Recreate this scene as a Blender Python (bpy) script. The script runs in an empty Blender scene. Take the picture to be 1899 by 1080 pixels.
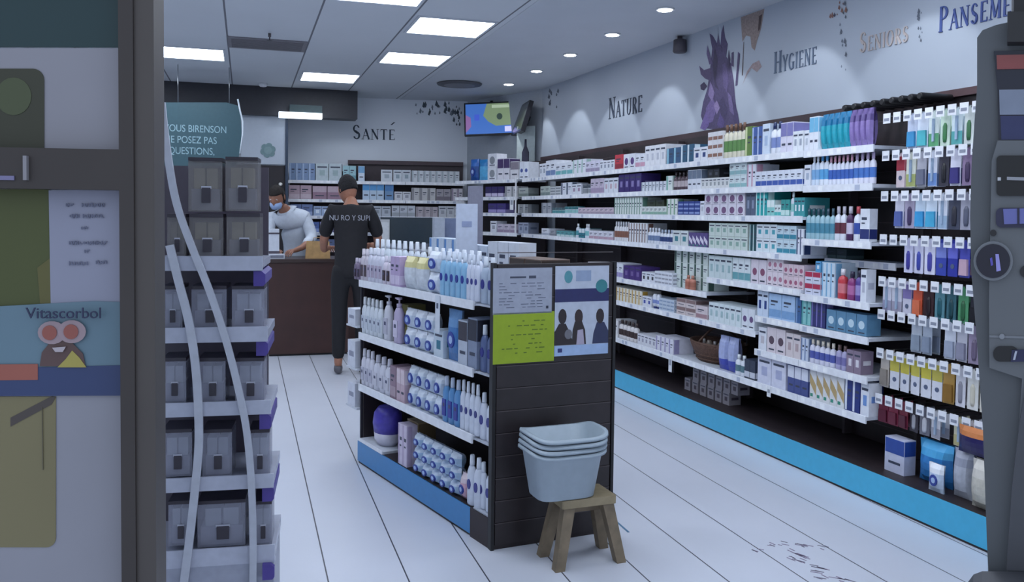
import bpy, math, random
from mathutils import Vector, Matrix
random.seed(7)
SC = bpy.context.scene
COL = SC.collection

# ------------------------------------------------------------------ camera
FPX = 1580.0; EYE = 1.40; CX = 950.0; CY = 458.2
YAW = math.radians(17.408); PITCH = math.radians(2.26); ROLL = 0.0118
CF = Vector((math.sin(YAW)*math.cos(PITCH), math.cos(YAW)*math.cos(PITCH), -math.sin(PITCH)))
_R0 = Vector((math.cos(YAW), -math.sin(YAW), 0)); _U0 = _R0.cross(CF)
CR = _R0*math.cos(ROLL)+_U0*math.sin(ROLL); CU = -_R0*math.sin(ROLL)+_U0*math.cos(ROLL)
CP = Vector((0, 0, EYE))
cd = bpy.data.cameras.new('camera'); cam = bpy.data.objects.new('camera', cd); COL.objects.link(cam)
cam.matrix_world = Matrix(((CR.x, CU.x, -CF.x, 0), (CR.y, CU.y, -CF.y, 0), (CR.z, CU.z, -CF.z, EYE), (0, 0, 0, 1)))
cd.sensor_width = 36; cd.lens = FPX/1899*36; cd.shift_y = (CY-540)/1899; cd.shift_x = -(CX-949.5)/1899
cd.clip_start = 0.05; cd.clip_end = 100
SC.camera = cam

# ------------------------------------------------------------------ world / exposure
w = bpy.data.worlds.new('world'); SC.world = w; w.use_nodes = True
w.node_tree.nodes['Background'].inputs[0].default_value = (0.56, 0.64, 0.78, 1)
w.node_tree.nodes['Background'].inputs[1].default_value = 0.70
SC.view_settings.view_transform = 'Standard'; SC.view_settings.look = 'None'
SC.view_settings.gamma = 1; SC.view_settings.use_curve_mapping = False
SC.view_settings.exposure = 0.80
PANEL_E = 5.9      # ceiling light panels
SPOT_W = 9.0       # downlights along the fascia
LIGHT_COL = (0.86, 0.93, 1.0)

# ------------------------------------------------------------------ helpers
def ray(px, py): return CF + CR*((px-CX)/FPX) - CU*((py-CY)/FPX)
def lin(h):
    h = h.lstrip('#'); o = []
    for i in (0, 2, 4):
        c = int(h[i:i+2], 16)/255; o.append(c/12.92 if c <= .04045 else ((c+.055)/1.055)**2.4)
    return (*o, 1)
_M = {}
def M(h, rough=.5, metal=0, var=.06, scale=30, emit=0, alpha=1, trans=0, bump=0):
    k = (h, rough, metal, var, scale, emit, alpha, trans, bump)
    if k in _M: return _M[k]
    m = bpy.data.materials.new('surface_'+h.strip('#')); m.use_nodes = True
    nt = m.node_tree; b = nt.nodes['Principled BSDF']; c = lin(h)
    b.inputs['Roughness'].default_value = rough; b.inputs['Metallic'].default_value = metal
    b.inputs['Base Color'].default_value = c
    if var:
        tc = nt.nodes.new('ShaderNodeTexCoord'); n = nt.nodes.new('ShaderNodeTexNoise'); n.inputs['Scale'].default_value = scale
        nt.links.new(tc.outputs['Object'], n.inputs['Vector'])
        r = nt.nodes.new('ShaderNodeValToRGB'); r.color_ramp.elements[0].position = .3; r.color_ramp.elements[1].position = .7
        r.color_ramp.elements[0].color = tuple(x*(1-var) for x in c[:3])+(1,)
        r.color_ramp.elements[1].color = tuple(min(1, x*(1+var)) for x in c[:3])+(1,)
        nt.links.new(n.outputs['Fac'], r.inputs['Fac']); nt.links.new(r.outputs['Color'], b.inputs['Base Color'])
        if bump:
            bp = nt.nodes.new('ShaderNodeBump'); bp.inputs['Strength'].default_value = bump; bp.inputs['Distance'].default_value = .01
            nt.links.new(n.outputs['Fac'], bp.inputs['Height']); nt.links.new(bp.outputs['Normal'], b.inputs['Normal'])
    if emit:
        b.inputs['Emission Color'].default_value = c; b.inputs['Emission Strength'].default_value = emit
    if alpha < 1: b.inputs['Alpha'].default_value = alpha
    if trans: b.inputs['Transmission Weight'].default_value = trans; b.inputs['IOR'].default_value = 1.1
    _M[k] = m; return m

class MB:
    def __init__(s): s.v = []; s.f = []; s.m = []; s.mats = []; s.sm = []
    def mi(s, m):
        if m not in s.mats: s.mats.append(m)
        return s.mats.index(m)
    def face(s, pts, m, smooth=False):
        i = len(s.v); s.v += [tuple(p) for p in pts]; s.f.append(list(range(i, i+len(pts)))); s.m.append(s.mi(m)); s.sm.append(smooth)
    def box(s, x0, x1, y0, y1, z0, z1, m, T=None):
        if x0 > x1: x0, x1 = x1, x0
        if y0 > y1: y0, y1 = y1, y0
        if z0 > z1: z0, z1 = z1, z0
        p = [Vector(q) for q in ((x0,y0,z0),(x1,y0,z0),(x1,y1,z0),(x0,y1,z0),(x0,y0,z1),(x1,y0,z1),(x1,y1,z1),(x0,y1,z1))]
        s.hexa(p, m, T); return s
    def hexa(s, p, m, T=None):
        if T: p = [T @ Vector(q) for q in p]
        i = len(s.v); s.v += [tuple(q) for q in p]; k = s.mi(m)
        for f in ((0,3,2,1),(4,5,6,7),(0,1,5,4),(1,2,6,5),(2,3,7,6),(3,0,4,7)):
            s.f.append([i+a for a in f]); s.m.append(k); s.sm.append(False)
        return s
    def prism(s, poly, a, b, m, axis='y', T=None, smooth=False):
        # poly of (u,v) CCW; extruded a..b along axis ('y': u=x,v=z ; 'z': u=x,v=y)
        def pt(u, v, t):
            q = Vector((u, t, v)) if axis == 'y' else (Vector((u, v, t)) if axis == 'z' else Vector((t, u, v)))
            return T @ q if T else q
        n = len(poly); i = len(s.v); k = s.mi(m)
        s.v += [tuple(pt(u, v, a)) for u, v in poly]+[tuple(pt(u, v, b)) for u, v in poly]
        s.f.append([i+j for j in range(n)][::-1]); s.f.append([i+n+j for j in range(n)]); s.m += [k, k]; s.sm += [False, False]
        for j in range(n):
            s.f.append([i+j, i+(j+1) % n, i+n+(j+1) % n, i+n+j]); s.m.append(k); s.sm.append(smooth)
        return s
    def lathe(s, prof, mats, sx=1, sy=1, n=12, off=(0,0,0), sq=1.0, T=None):
        # prof [(r,z)], mats one per segment (len-1); closed at the ends; sq<1 -> squarish
        base = len(s.v)
        for r, z in prof:
            for j in range(n):
                a = 2*math.pi*(j+.5)/n; c, d = math.cos(a), math.sin(a)
                if sq < 1: c = math.copysign(abs(c)**sq, c); d = math.copysign(abs(d)**sq, d)
                q = Vector((off[0]+r*sx*c, off[1]+r*sy*d, off[2]+z)); s.v.append(tuple(T @ q if T else q))
        for i in range(len(prof)-1):
            k = s.mi(mats[i] if isinstance(mats, (list, tuple)) else mats)
            for j in range(n):
                s.f.append([base+i*n+j, base+i*n+(j+1) % n, base+(i+1)*n+(j+1) % n, base+(i+1)*n+j]); s.m.append(k); s.sm.append(abs(prof[i][0]-prof[i+1][0]) < abs(prof[i][1]-prof[i+1][1])*2.2)
        m0 = mats[0] if isinstance(mats, (list, tuple)) else mats; m1 = mats[-1] if isinstance(mats, (list, tuple)) else mats
        s.f.append([base+j for j in range(n)][::-1]); s.m.append(s.mi(m0)); s.sm.append(False)
        e = base+(len(prof)-1)*n; s.f.append([e+j for j in range(n)]); s.m.append(s.mi(m1)); s.sm.append(False)
        return s
    def tube(s, pts, r, m, n=8, flat=1.0):
        pts = [Vector(p) for p in pts]; base = len(s.v); k = s.mi(m)
        for i, p in enumerate(pts):
            t = (pts[min(i+1, len(pts)-1)]-pts[max(i-1, 0)]).normalized()
            up = Vector((0, 0, 1)) if abs(t.z) < .95 else Vector((0, 1, 0))
            a = t.cross(up).normalized(); b = a.cross(t).normalized()
            rr = r[i] if isinstance(r, (list, tuple)) else r
            for j in range(n):
                an = 2*math.pi*j/n; s.v.append(tuple(p+a*math.cos(an)*rr+b*math.sin(an)*rr*flat))
        for i in range(len(pts)-1):
            for j in range(n):
                s.f.append([base+i*n+j, base+i*n+(j+1) % n, base+(i+1)*n+(j+1) % n, base+(i+1)*n+j]); s.m.append(k); s.sm.append(True)
        s.f.append([base+j for j in range(n)][::-1]); e = base+(len(pts)-1)*n; s.f.append([e+j for j in range(n)]); s.m += [k, k]; s.sm += [False, False]
        return s
    def mesh(s, name, smooth=True):
        me = bpy.data.meshes.new(name); me.from_pydata(s.v, [], s.f)
        for m in s.mats: me.materials.append(m)
        me.polygons.foreach_set('material_index', s.m); me.polygons.foreach_set('use_smooth', s.sm); me.update(); return me

def ob(name, me, parent=None, loc=None, rot=None, **kw):
    if isinstance(me, MB): me = me.mesh(name)
    o = bpy.data.objects.new(name, me); COL.objects.link(o)
    if parent is not None: o.parent = parent
    if loc is not None: o.location = loc
    if rot is not None: o.rotation_euler = rot if isinstance(rot, (tuple, list)) else (0, 0, rot)
    for k, v in kw.items(): o[k] = v
    return o
def thing(name, label, cat, loc=(0,0,0), rot=0, group=None):
    o = ob(name, None, None, loc, rot); o['label'] = label; o['category'] = cat
    if group: o['group'] = group
    return o
def tag(o, label, cat, group=None):
    o['label'] = label; o['category'] = cat
    if group: o['group'] = group
    return o
def struct(name, mb, loc=None, rot=None): return ob(name, mb, None, loc, rot, kind='structure')

class Frame:
    """a vertical plane: origin p0, direction left-to-right d, inward normal n."""
    def __init__(s, p0, d):
        s.p0 = Vector((p0[0], p0[1], 0)); s.d = Vector((d[0], d[1], 0)).normalized(); s.n = Vector((-s.d.y, s.d.x, 0))
        s.rot = math.atan2(s.d.y, s.d.x)
    def s_at(s, px, z=1.4, off=0):
        k = (px-CX)/FPX; m = CR-CF*k; q = s.p0+s.n*off+Vector((0, 0, z))-CP
        return -(q.dot(m))/(s.d.dot(m))
    def at(s, px, py, off=0):
        r = ray(px, py); q = s.p0+s.n*off-CP; q.z = 0
        t = q.dot(s.n)/Vector((r.x, r.y, 0)).dot(s.n); p = CP+r*t
        return (p-s.p0).dot(s.d), p.z
    def w(s, a, off, z): p = s.p0+s.d*a+s.n*off; p.z = z; return p
    def T(s): return Matrix.Translation(s.p0) @ Matrix.Rotation(s.rot, 4, 'Z')

def onZ(px, py, z):
    r = ray(px, py); t = (z-EYE)/r.z; return CP+r*t

TH = math.radians(1.84)
NV = Vector((math.cos(TH), math.sin(TH), 0)); AV = Vector((-math.sin(TH), math.cos(TH), 0))
def RW(xl, yl): p = NV*xl+AV*yl; return (p.x, p.y)
RIGHT = Frame(RW(3.10, 8.72), -AV)           # shelf front line of the right wall ; s = 8.72 - yl
SY = lambda yl: 8.72-yl
ISL = Frame((0.597, 4.743), (0.377, -1.401)) # island, left face ; s 0 (far) .. 1.451 (near)
BACK = Frame((-1.0-.1644*.37, 11.2-.9864*.37), (3.6, -0.6))  # back wall shelf front line
CORN = Frame((2.36, 9.80), (0.46, -1.08))    # corner shelf front
HC = 2.82
ORD = ['leftmost', 'second', 'third', 'fourth', 'fifth', 'sixth', 'seventh', 'eighth', 'ninth', 'tenth', 'eleventh', 'twelfth', 'thirteenth', 'fourteenth', 'fifteenth', 'sixteenth']

# common materials
WHT = M('#dfe3ea', .45); OFFW = M('#cfd3da', .5); DKB = M('#2a2124', .5, var=.15); BLK = M('#131216', .5)
RAIL = M('#e6e9f0', .35); BLUEK = M('#46b0d8', .35, var=.03); BLUEI = M('#3d85c0', .35, var=.03)
STEEL = M('#9fa3a8', .3, 1)

# ------------------------------------------------------------------ structure
def grid_mat(name, base, line, lines_x, x0, half, rough=.4, var=.04, cross=None, marks=False):
    m = bpy.data.materials.new(name); m.use_nodes = True; nt = m.node_tree; b = nt.nodes['Principled BSDF']; N = nt.nodes.new; L = nt.links.new
    b.inputs['Roughness'].default_value = rough
    tc = N('ShaderNodeTexCoord'); sp = N('ShaderNodeSeparateXYZ'); L(tc.outputs['Object'], sp.inputs[0])
    def line_mask(sock, period, off, hw):
        a = N('ShaderNodeMath'); a.operation = 'SUBTRACT'; L(sock, a.inputs[0]); a.inputs[1].default_value = off-period/2
        d = N('ShaderNodeMath'); d.operation = 'DIVIDE'; L(a.outputs[0], d.inputs[0]); d.inputs[1].default_value = period
        fr = N('ShaderNodeMath'); fr.operation = 'FRACT'; L(d.outputs[0], fr.inputs[0])
        s = N('ShaderNodeMath'); s.operation = 'SUBTRACT'; L(fr.outputs[0], s.inputs[0]); s.inputs[1].default_value = .5
        ab = N('ShaderNodeMath'); ab.operation = 'ABSOLUTE'; L(s.outputs[0], ab.inputs[0])
        lt = N('ShaderNodeMath'); lt.operation = 'LESS_THAN'; L(ab.outputs[0], lt.inputs[0]); lt.inputs[1].default_value = hw/period
        return lt.outputs[0]
    mask = line_mask(sp.outputs['X'], lines_x, x0, half)
    if cross:
        m2 = line_mask(sp.outputs['Y'], cross[0], cross[1], cross[2])
        sc_ = N('ShaderNodeMath'); sc_.operation = 'MULTIPLY'; L(m2, sc_.inputs[0]); sc_.inputs[1].default_value = cross[3]
        mx = N('ShaderNodeMath'); mx.operation = 'MAXIMUM'; L(mask, mx.inputs[0]); L(sc_.outputs[0], mx.inputs[1]); mask = mx.outputs[0]
    no = N('ShaderNodeTexNoise'); no.inputs['Scale'].default_value = 1.7; L(tc.outputs['Object'], no.inputs['Vector']); no.inputs['Detail'].default_value = 4
    r = N('ShaderNodeValToRGB'); c = lin(base); r.color_ramp.elements[0].position = .3; r.color_ramp.elements[1].position = .7
    r.color_ramp.elements[0].color = tuple(x*(1-var) for x in c[:3])+(1,); r.color_ramp.elements[1].color = tuple(x*(1+var) for x in c[:3])+(1,)
    L(no.outputs['Fac'], r.inputs['Fac'])
    mix = N('ShaderNodeMix'); mix.data_type = 'RGBA'; L(mask, mix.inputs['Factor']); L(r.outputs['Color'], mix.inputs['A']); mix.inputs['B'].default_value = lin(line)
    L(mix.outputs['Result'], b.inputs['Base Color']); return m

floor_m = grid_mat('floor_plank_tiles', '#cdd1dc', '#3c3e4a', .2935, .005, .0028, rough=.32, var=.03)
ceil_m = grid_mat('ceiling_panels', '#cdd2d8', '#6e7078', .65, .51, .007, rough=.85, var=.02)
plaster = M('#c3c8d0', .8, var=.02, scale=3)
fascia_m = M('#a6afbc', .6, var=.02, scale=2)

def quad(name, pts, m):
    b = MB(); b.face(pts, m); return struct(name, b)
fb = MB(); fb.box(-4, 5, -3, 13, -.05, 0, floor_m); struct('floor', fb)
cb = MB(); cb.box(-4, 3.9, 1.2, 12, HC, HC+.05, ceil_m)
cb.box(1.86, 3.9, 1.2, 12, HC-.004, HC, plaster); struct('ceiling', cb)
# right wall + fascia above the shelves
wb = MB(); T = Matrix.Rotation(TH, 4, 'Z')
wb.box(3.52, 3.62, 1.25, 9.103, 0, HC, fascia_m, T); struct('wall_right', wb)
p1 = Vector((*RW(3.52, 9.103), 0)); p2 = Vector((2.70, 10.583, 0))
def slab(p, q, t, z0, z1, m, mb):
    d = (q-p).normalized(); n = Vector((-d.y, d.x, 0))*t
    a, b, c, e = p, q, q+n, p+n
    mb.hexa([Vector((v.x, v.y, z)) for z in (z0, z1) for v in (a, b, c, e)], m)
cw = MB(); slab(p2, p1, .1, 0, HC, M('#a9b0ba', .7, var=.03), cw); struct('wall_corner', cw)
bw = MB(); slab(Vector((-4, 11.7, 0)), p2, .1, 0, HC, M('#e2e8f0', .7, var=.02, scale=2), bw); struct('wall_back', bw)
lw = MB(); lw.box(-3.9, -3.8, 1.9, 11.75, 0, HC, plaster); struct('wall_left', lw)
# trim strip where the shelf backs end
tb = MB(); tb.box(3.485, 3.52, 3.43, 9.05, 2.0, 2.04, M('#3a2a2e', .5), T); struct('trim_1', tb)

# ------------------------------------------------------------------ ceiling lights
def ceiling_panel(x0, x1, y0, y1, label):
    t = thing('ceiling_light', label, 'ceiling light', ((x0+x1)/2, (y0+y1)/2, HC), 0, 'recessed square ceiling lights')
    hx, hy = (x1-x0)/2, (y1-y0)/2
    f = MB(); fr = M('#c9ced6', .5)
    for a in ((-hx, hx, -hy, -hy+.02), (-hx, hx, hy-.02, hy), (-hx, -hx+.02, -hy+.02, hy-.02), (hx-.02, hx, -hy+.02, hy-.02)): f.box(*a, -.012, -.001, fr)
    ob('frame', f, t)
    d = MB(); d.box(-hx+.02, hx-.02, -hy+.02, hy-.02, -.009, -.002, M('#e9f2ff', .5, emit=PANEL_E, var=0)); ob('diffuser', d, t)
ceiling_panel(.54, 1.14, 5.25, 5.85, 'bright square ceiling light cut by the top edge, nearest the entrance')
ceiling_panel(.55, 1.15, 8.95, 9.55, 'bright square ceiling light just before the dark beam, third lane from left')
ceiling_panel(1.19, 1.79, 6.12, 6.72, 'large bright ceiling light near the top centre, fourth lane, nearer of two')
ceiling_panel(1.19, 1.79, 7.55, 8.15, 'bright ceiling light behind the large top centre one, same lane')
ceiling_panel(-.77, -.17, 8.0, 8.6, 'bright ceiling light at upper left beside the door frame')
for x0, y0, nm in ((-.12, 3.4, 'second aisle lane from left, nearest counter side of entrance'), (.54, 2.1, 'third lane, closest to the shop entrance'), (1.19, 3.7, 'fourth lane, overhead of the island end'), (1.19, 1.9, 'fourth lane, closest to the shop entrance'), (-.77, 4.8, 'first lane, overhead behind the display rack'), (-1.42, 6.4, 'far left lane, middle of shop'), (-1.42, 2.7, 'far left lane, by the entrance'), (2.1, 3.1, 'rightmost lane beside the small spots'), (-1.42, 8.6, 'far left lane, near the dark beam'), (-2.07, 9.9, 'outermost left lane, at the back'), (-2.07, 7.4, 'outermost left lane, middle of shop'), (-2.07, 5.0, 'outermost left lane, towards the entrance')):
    ceiling_panel(x0, x0+.6, y0, y0+.6, 'added unseen ceiling light, '+nm)  # unseen panels, added to brighten the shop and its back wall

for i, y in enumerate((2.6, 3.5, 4.42, 5.33, 6.21, 7.12, 8.04, 8.97)):
    nm = ['nearest the entrance', 'second from entrance', 'third from entrance', 'first small spot in view at top right', 'second spot from the top edge', 'third spot down the row', 'fourth spot down the row', 'farthest spot near the corner screen'][i]
    t = thing('downlight', 'small round ceiling downlight above right shelves, '+nm, 'downlight', (2.75, y, HC-.004), 0, 'downlights washing the right wall')
    r = MB(); r.lathe([(.062, -.010), (.066, -.001)], M('#d5d9df', .4), n=20); ob('trim_ring', r, t)
    l = MB(); l.lathe([(.048, -.0125), (.048, -.0105)], M('#ffffff', .4, emit=25, var=0), n=20); ob('lamp', l, t)
    ld = bpy.data.lights.new('spot_light', 'SPOT'); ld.energy = SPOT_W; ld.spot_size = math.radians(66); ld.spot_blend = .22; ld.color = (.88, .94, 1); ld.shadow_soft_size = .03
    lo = bpy.data.objects.new('spot_light', ld); COL.objects.link(lo); lo.parent = t; lo.location = (0, 0, -.03)
    tgt = Vector((*RW(3.50, y+.09), 1.75)); d = tgt-Vector((2.75, y, HC-.04)); lo.rotation_euler = d.to_track_quat('-Z', 'Y').to_euler()

# vents, sprinkler, detectors
g = thing('air_grille', 'grey square air grille in the ceiling, left of centre', 'air vent', (.18, 7.62, HC))
gb = MB(); gm = M('#7d7a80', .6)
for a in ((-.32, .32, -.23, -.2), (-.32, .32, .2, .23), (-.32, -.29, -.2, .2), (.29, .32, -.2, .2)): gb.box(*a, -.012, -.001, gm)
ob('frame', gb, g); sb = MB()
for i in range(12): y = -.19+i*.034; sb.box(-.29, .29, y, y+.012, -.011, -.003, gm)
sb.box(-.29, .29, -.2, .2, -.002, -.001, M('#4a474c', .8)); ob('slats', sb, g)
v = MB(); v.lathe([(.25, -.003), (.24, -.018), (.2, -.022)], M('#55565c', .6), n=28); v.lathe([(.17, -.024), (.08, -.030)], M('#77797f', .6), n=28)
tag(ob('ceiling_vent', v, None, (2.24, 9.15, HC-.004)), 'round dark ceiling vent near the back corner screen', 'air vent')
s_ = MB(); s_.lathe([(.012, -.001), (.012, -.03), (.006, -.032), (.006, -.055), (.022, -.057), (.022, -.06)], M('#5a565a', .4, .5), n=10)
tag(ob('sprinkler', s_, None, (.185, 7.1, HC-.012)), 'small metal sprinkler head hanging at the ceiling air grille', 'sprinkler')
s_ = MB(); s_.lathe([(.05, -.001), (.05, -.02), (.035, -.035), (.015, -.04)], M('#e4e7ec', .4), n=16)
tag(ob('smoke_detector', s_, None, (.19, 10.0, HC)), 'small white smoke detector on ceiling before the dark beam', 'smoke detector')
s_ = MB(); s_.lathe([(.02, -.001), (.02, -.02), (.05, -.03), (.055, -.12), (.045, -.13)], M('#4b4750', .5), n=14)
p = onZ(1246, 92, 2.60)
tag(ob('ceiling_sensor', s_, None, (*RW(3.47, 5.98), HC-.006)), 'small dark sensor at the top of right wall before lavender mural', 'sensor')

# ------------------------------------------------------------------ lettering (serif strokes built by hand)
def glyph(ch):
    k, t = .16, .05; P = []
    def bar(x0, y0, x1, y1, w):
        dx, dy = x1-x0, y1-y0; L = math.hypot(dx, dy); nx, ny = -dy/L*w/2, dx/L*w/2
        P.append([(x0-nx, y0-ny), (x1-nx, y1-ny), (x1+nx, y1+ny), (x0+nx, y0+ny)])
    def ser(x, y, w=.26): bar(x-w/2, y, x+w/2, y, .035)
    def arc(cx, cy, rx, ry, a0, a1, wx, wy, n=10):
        for i in range(n):
            a, b = [math.radians(a0+(a1-a0)*(i+j)/n) for j in (0, 1)]
            P.append([(cx+rx*math.cos(a), cy+ry*math.sin(a)), (cx+rx*math.cos(b), cy+ry*math.sin(b)), (cx+(rx-wx)*math.cos(b), cy+(ry-wy)*math.sin(b)), (cx+(rx-wx)*math.cos(a), cy+(ry-wy)*math.sin(a))])
    W = .7
    if ch == 'N': bar(.12, 0, .12, 1, t); bar(.12, .97, .66, .03, k); bar(.66, 0, .66, 1, t); ser(.12, .98); ser(.12, .02); ser(.66, .98); W = .8
    elif ch == 'A': bar(.08, 0, .38, 1, t); bar(.36, 1, .68, 0, k); bar(.2, .35, .55, .35, t); ser(.08, .02); ser(.68, .02); W = .76
    elif ch == 'T': bar(.35, 0, .35, 1, k); bar(.04, .97, .66, .97, .06); bar(.05, .98, .05, .8, .04); bar(.65, .98, .65, .8, .04); ser(.35, .02); W = .7
    elif ch == 'U': bar(.16, .3, .16, 1, k); bar(.62, .3, .62, 1, t); arc(.37, .32, .28, .33, 180, 360, .1, .06); ser(.16, .98); ser(.62, .98); W = .78
    elif ch == 'R': bar(.16, 0, .16, 1, k); arc(.28, .74, .32, .26, -90, 90, .14, .05); bar(.16, .97, .3, .97, .05); bar(.16, .5, .3, .5, .05); bar(.32, .5, .66, 0, k); ser(.16, .02); W = .72
    elif ch == 'P': bar(.16, 0, .16, 1, k); arc(.28, .74, .34, .26, -90, 90, .15, .05); bar(.16, .97, .3, .97, .05); bar(.16, .5, .3, .5, .05); ser(.16, .02); W = .66
    elif ch == 'E': bar(.16, 0, .16, 1, k); bar(.08, .97, .58, .97, .06); bar(.08, .03, .6, .03, .06); bar(.2, .5, .48, .5, .05); bar(.57, .98, .57, .82, .04); bar(.59, .02, .59, .2, .04); W = .66
    elif ch == 'H': bar(.16, 0, .16, 1, k); bar(.66, 0, .66, 1, k); bar(.16, .5, .66, .5, t); [ser(x, y) for x in (.16, .66) for y in (.02, .98)]; W = .82
    elif ch == 'Y': bar(.08, 1, .36, .45, k); bar(.64, 1, .38, .45, t); bar(.37, 0, .37, .48, k); ser(.37, .02); ser(.08, .98, .2); ser(.64, .98, .2); W = .72
    elif ch == 'G': arc(.4, .5, .36, .52, 45, 320, .14, .06, 16); bar(.66, .05, .66, .42, k); ser(.64, .44); W = .8
    elif ch == 'I': bar(.16, 0, .16, 1, k); ser(.16, .02); ser(.16, .98); W = .32
    elif ch == 'S': arc(.3, .74, .24, .27, 20, 250, .12, .06, 12); arc(.32, .27, .25, .28, 90, -160, .13, .06, 12); bar(.2, .58, .42, .42, k); W = .62
    elif ch == 'O': arc(.4, .5, .38, .52, 0, 360, .15, .05, 20); W = .8
    elif ch == 'M': bar(.1, 0, .14, 1, t); bar(.16, .97, .45, .1, k); bar(.45, .08, .74, .97, t); bar(.78, 0, .76, 1, k); ser(.1, .02); ser(.78, .02); W = .9
    elif ch == 'L': bar(.16, 0, .16, 1, k); bar(.08, .03, .56, .03, .06); ser(.16, .98); W = .6
    return P, W
def lettering(word, fr, s0, s1, z, h, color, label, off, first=1.35):
    t = thing('wall_lettering', label, 'sign lettering', fr.w(s0, off, z), fr.rot)
    Ws = [glyph(c)[1]*(first if i == 0 else 1) for i, c in enumerate(word)]; tot = sum(Ws)+.1*(len(word)-1)
    sx = (s1-s0)/tot; x = 0; m = M(color, .6)
    for i, c in enumerate(word):
        k = first if i == 0 else 1; P, W = glyph(c); b = MB()
        for q, pl in enumerate(P):
            ar = sum(pl[j][0]*pl[(j+1) % 4][1]-pl[(j+1) % 4][0]*pl[j][1] for j in range(4))
            if ar < 0: pl = pl[::-1]
            b.prism([(u*sx*k, v*h*k) for u, v in pl], -.004-.0002*q, 0, m)
        ob('letter', b, t, (x, 0, 0)); x += (W*k+.1)*sx
    return t
wfr = Frame(RW(3.52, 8.72), -AV)
lettering('NATURE', wfr, SY(7.35), SY(6.68), 2.30, .145, '#343e50', 'dark slate serif word NATURE on the white wall panel', -.001)
lettering('HYGIENE', wfr, SY(4.83), SY(4.40), 2.35, .105, '#57667c', 'slate serif word HYGIENE on the wall right of lavender mural', -.001)
lettering('SENIORS', wfr, SY(4.03), SY(3.66), 2.348, .085, '#b3a9a6', 'pale beige serif word SENIORS between HYGIENE and PANSEMENTS', -.001)
lettering('PANSEMENTS', wfr, SY(3.46), SY(2.86), 2.355, .10, '#3c4f8c', 'blue serif word PANSEMENTS partly behind the grey kiosk at top right', -.001, 1.3)
bwd = Vector((3.6, -.6, 0)).normalized()
BWALL = Frame((-1.0, 11.2), (3.6, -0.6))
BW0 = Frame((p2.x, p2.y), (-(p2.x+4), 11.7-p2.y))
_n = (p2-Vector((-4, 11.7, 0))).normalized(); BWF = Frame((-4, 11.7), (_n.x, _n.y))
a0, z0 = BWF.at(653, 258); a1, _ = BWF.at(733, 258)
lettering('SANTE', BWF, a0, a1, z0, .13, '#2f3c4c', 'dark serif word SANTE with accent on the back wall', -.001)
a_, z_ = BWF.at(727, 232); ac = MB(); ac.prism([(0, 0), (.02, 0), (.06, .035), (.04, .035)], -.005, -.001, M('#2f3c4c', .6))
tag(ob('wall_accent', ac, None, BWF.w(a_-.02, -.001, z_), BWF.rot), 'small dark accent mark above the last letter of SANTE', 'sign lettering')

# lavender mural, driftwood-brown mural and leaf sprays on the fascia (flat vinyl)
def decal(fr, shapes, off, label, cat='wall decal', name='wall_decal'):
    b = MB(); s0 = shapes[0][0][0]
    a00, z00 = fr.at(*s0)
    for q, (pts, c) in enumerate(shapes):
        pl = [fr.at(*p_) for p_ in pts]; pl = [(u-a00, v-z00) for u, v in pl]
        ar = sum(pl[j][0]*pl[(j+1) % len(pl)][1]-pl[(j+1) % len(pl)][0]*pl[j][1] for j in range(len(pl)))
        if ar < 0: pl = pl[::-1]
        b.face([(u, -.0005-.00015*q, v) for u, v in pl], M(c, .6, var=.18, scale=60))
    return tag(ob(name, b, None, fr.w(a00, off, z00), fr.rot), label, cat)
lav = [([(1308, 238), (1300, 215), (1304, 190), (1312, 165), (1318, 120), (1321, 90), (1316, 62), (1322, 66), (1330, 80), (1336, 92), (1338, 60), (1342, 46), (1345, 70), (1350, 82), (1347, 105), (1356, 118), (1361, 150), (1364, 185), (1370, 232), (1355, 232), (1340, 238), (1322, 240)], '#4c4366'),
       ([(1297, 122), (1306, 130), (1318, 126), (1318, 150), (1308, 146), (1300, 138)], '#54486a'),
       ([(1299, 158), (1306, 152), (1312, 160), (1306, 168), (1300, 166)], '#3d3554'),
       ([(1357, 98), (1361, 96), (1361, 124), (1356, 122)], '#4a4163'), ([(1369, 96), (1373, 100), (1368, 158), (1364, 160)], '#4a4163'),
       ([(1310, 200), (1322, 180), (1330, 200), (1322, 226), (1310, 230)], '#6a5b8c'), ([(1326, 90), (1332, 110), (1328, 150), (1334, 168), (1326, 160), (1322, 120)], '#3a3350'),
       ([(1340, 120), (1346, 116), (1352, 150), (1348, 172), (1342, 160)], '#5a4f78'), ([(1334, 190), (1342, 178), (1350, 205), (1346, 222), (1338, 214)], '#40385a'),
       ([(1332, 60), (1335, 78), (1340, 96), (1334, 100), (1330, 84)], '#4c4366'), ([(1312, 84), (1316, 96), (1322, 118), (1316, 120), (1311, 100)], '#5d5278'),
       ([(1352, 92), (1355, 110), (1353, 132), (1349, 120)], '#3d3555'), ([(1303, 226), (1310, 206), (1316, 232), (1308, 242), (1299, 238)], '#6c5c94'), ([(1336, 210), (1345, 226), (1340, 240), (1330, 232)], '#54487a'),
       ([(1360, 190), (1368, 206), (1372, 230), (1364, 236), (1358, 214)], '#463c62'), ([(1324, 196), (1330, 186), (1336, 200), (1330, 212)], '#85759f'),
       ([(1318, 150), (1326, 172), (1322, 190), (1314, 176)], '#7a6c96'), ([(1350, 170), (1358, 180), (1362, 214), (1354, 206)], '#6a5e88')]
decal(wfr, lav, -.001, 'tall purple lavender bunch printed on the white right wall', 'mural')
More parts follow.
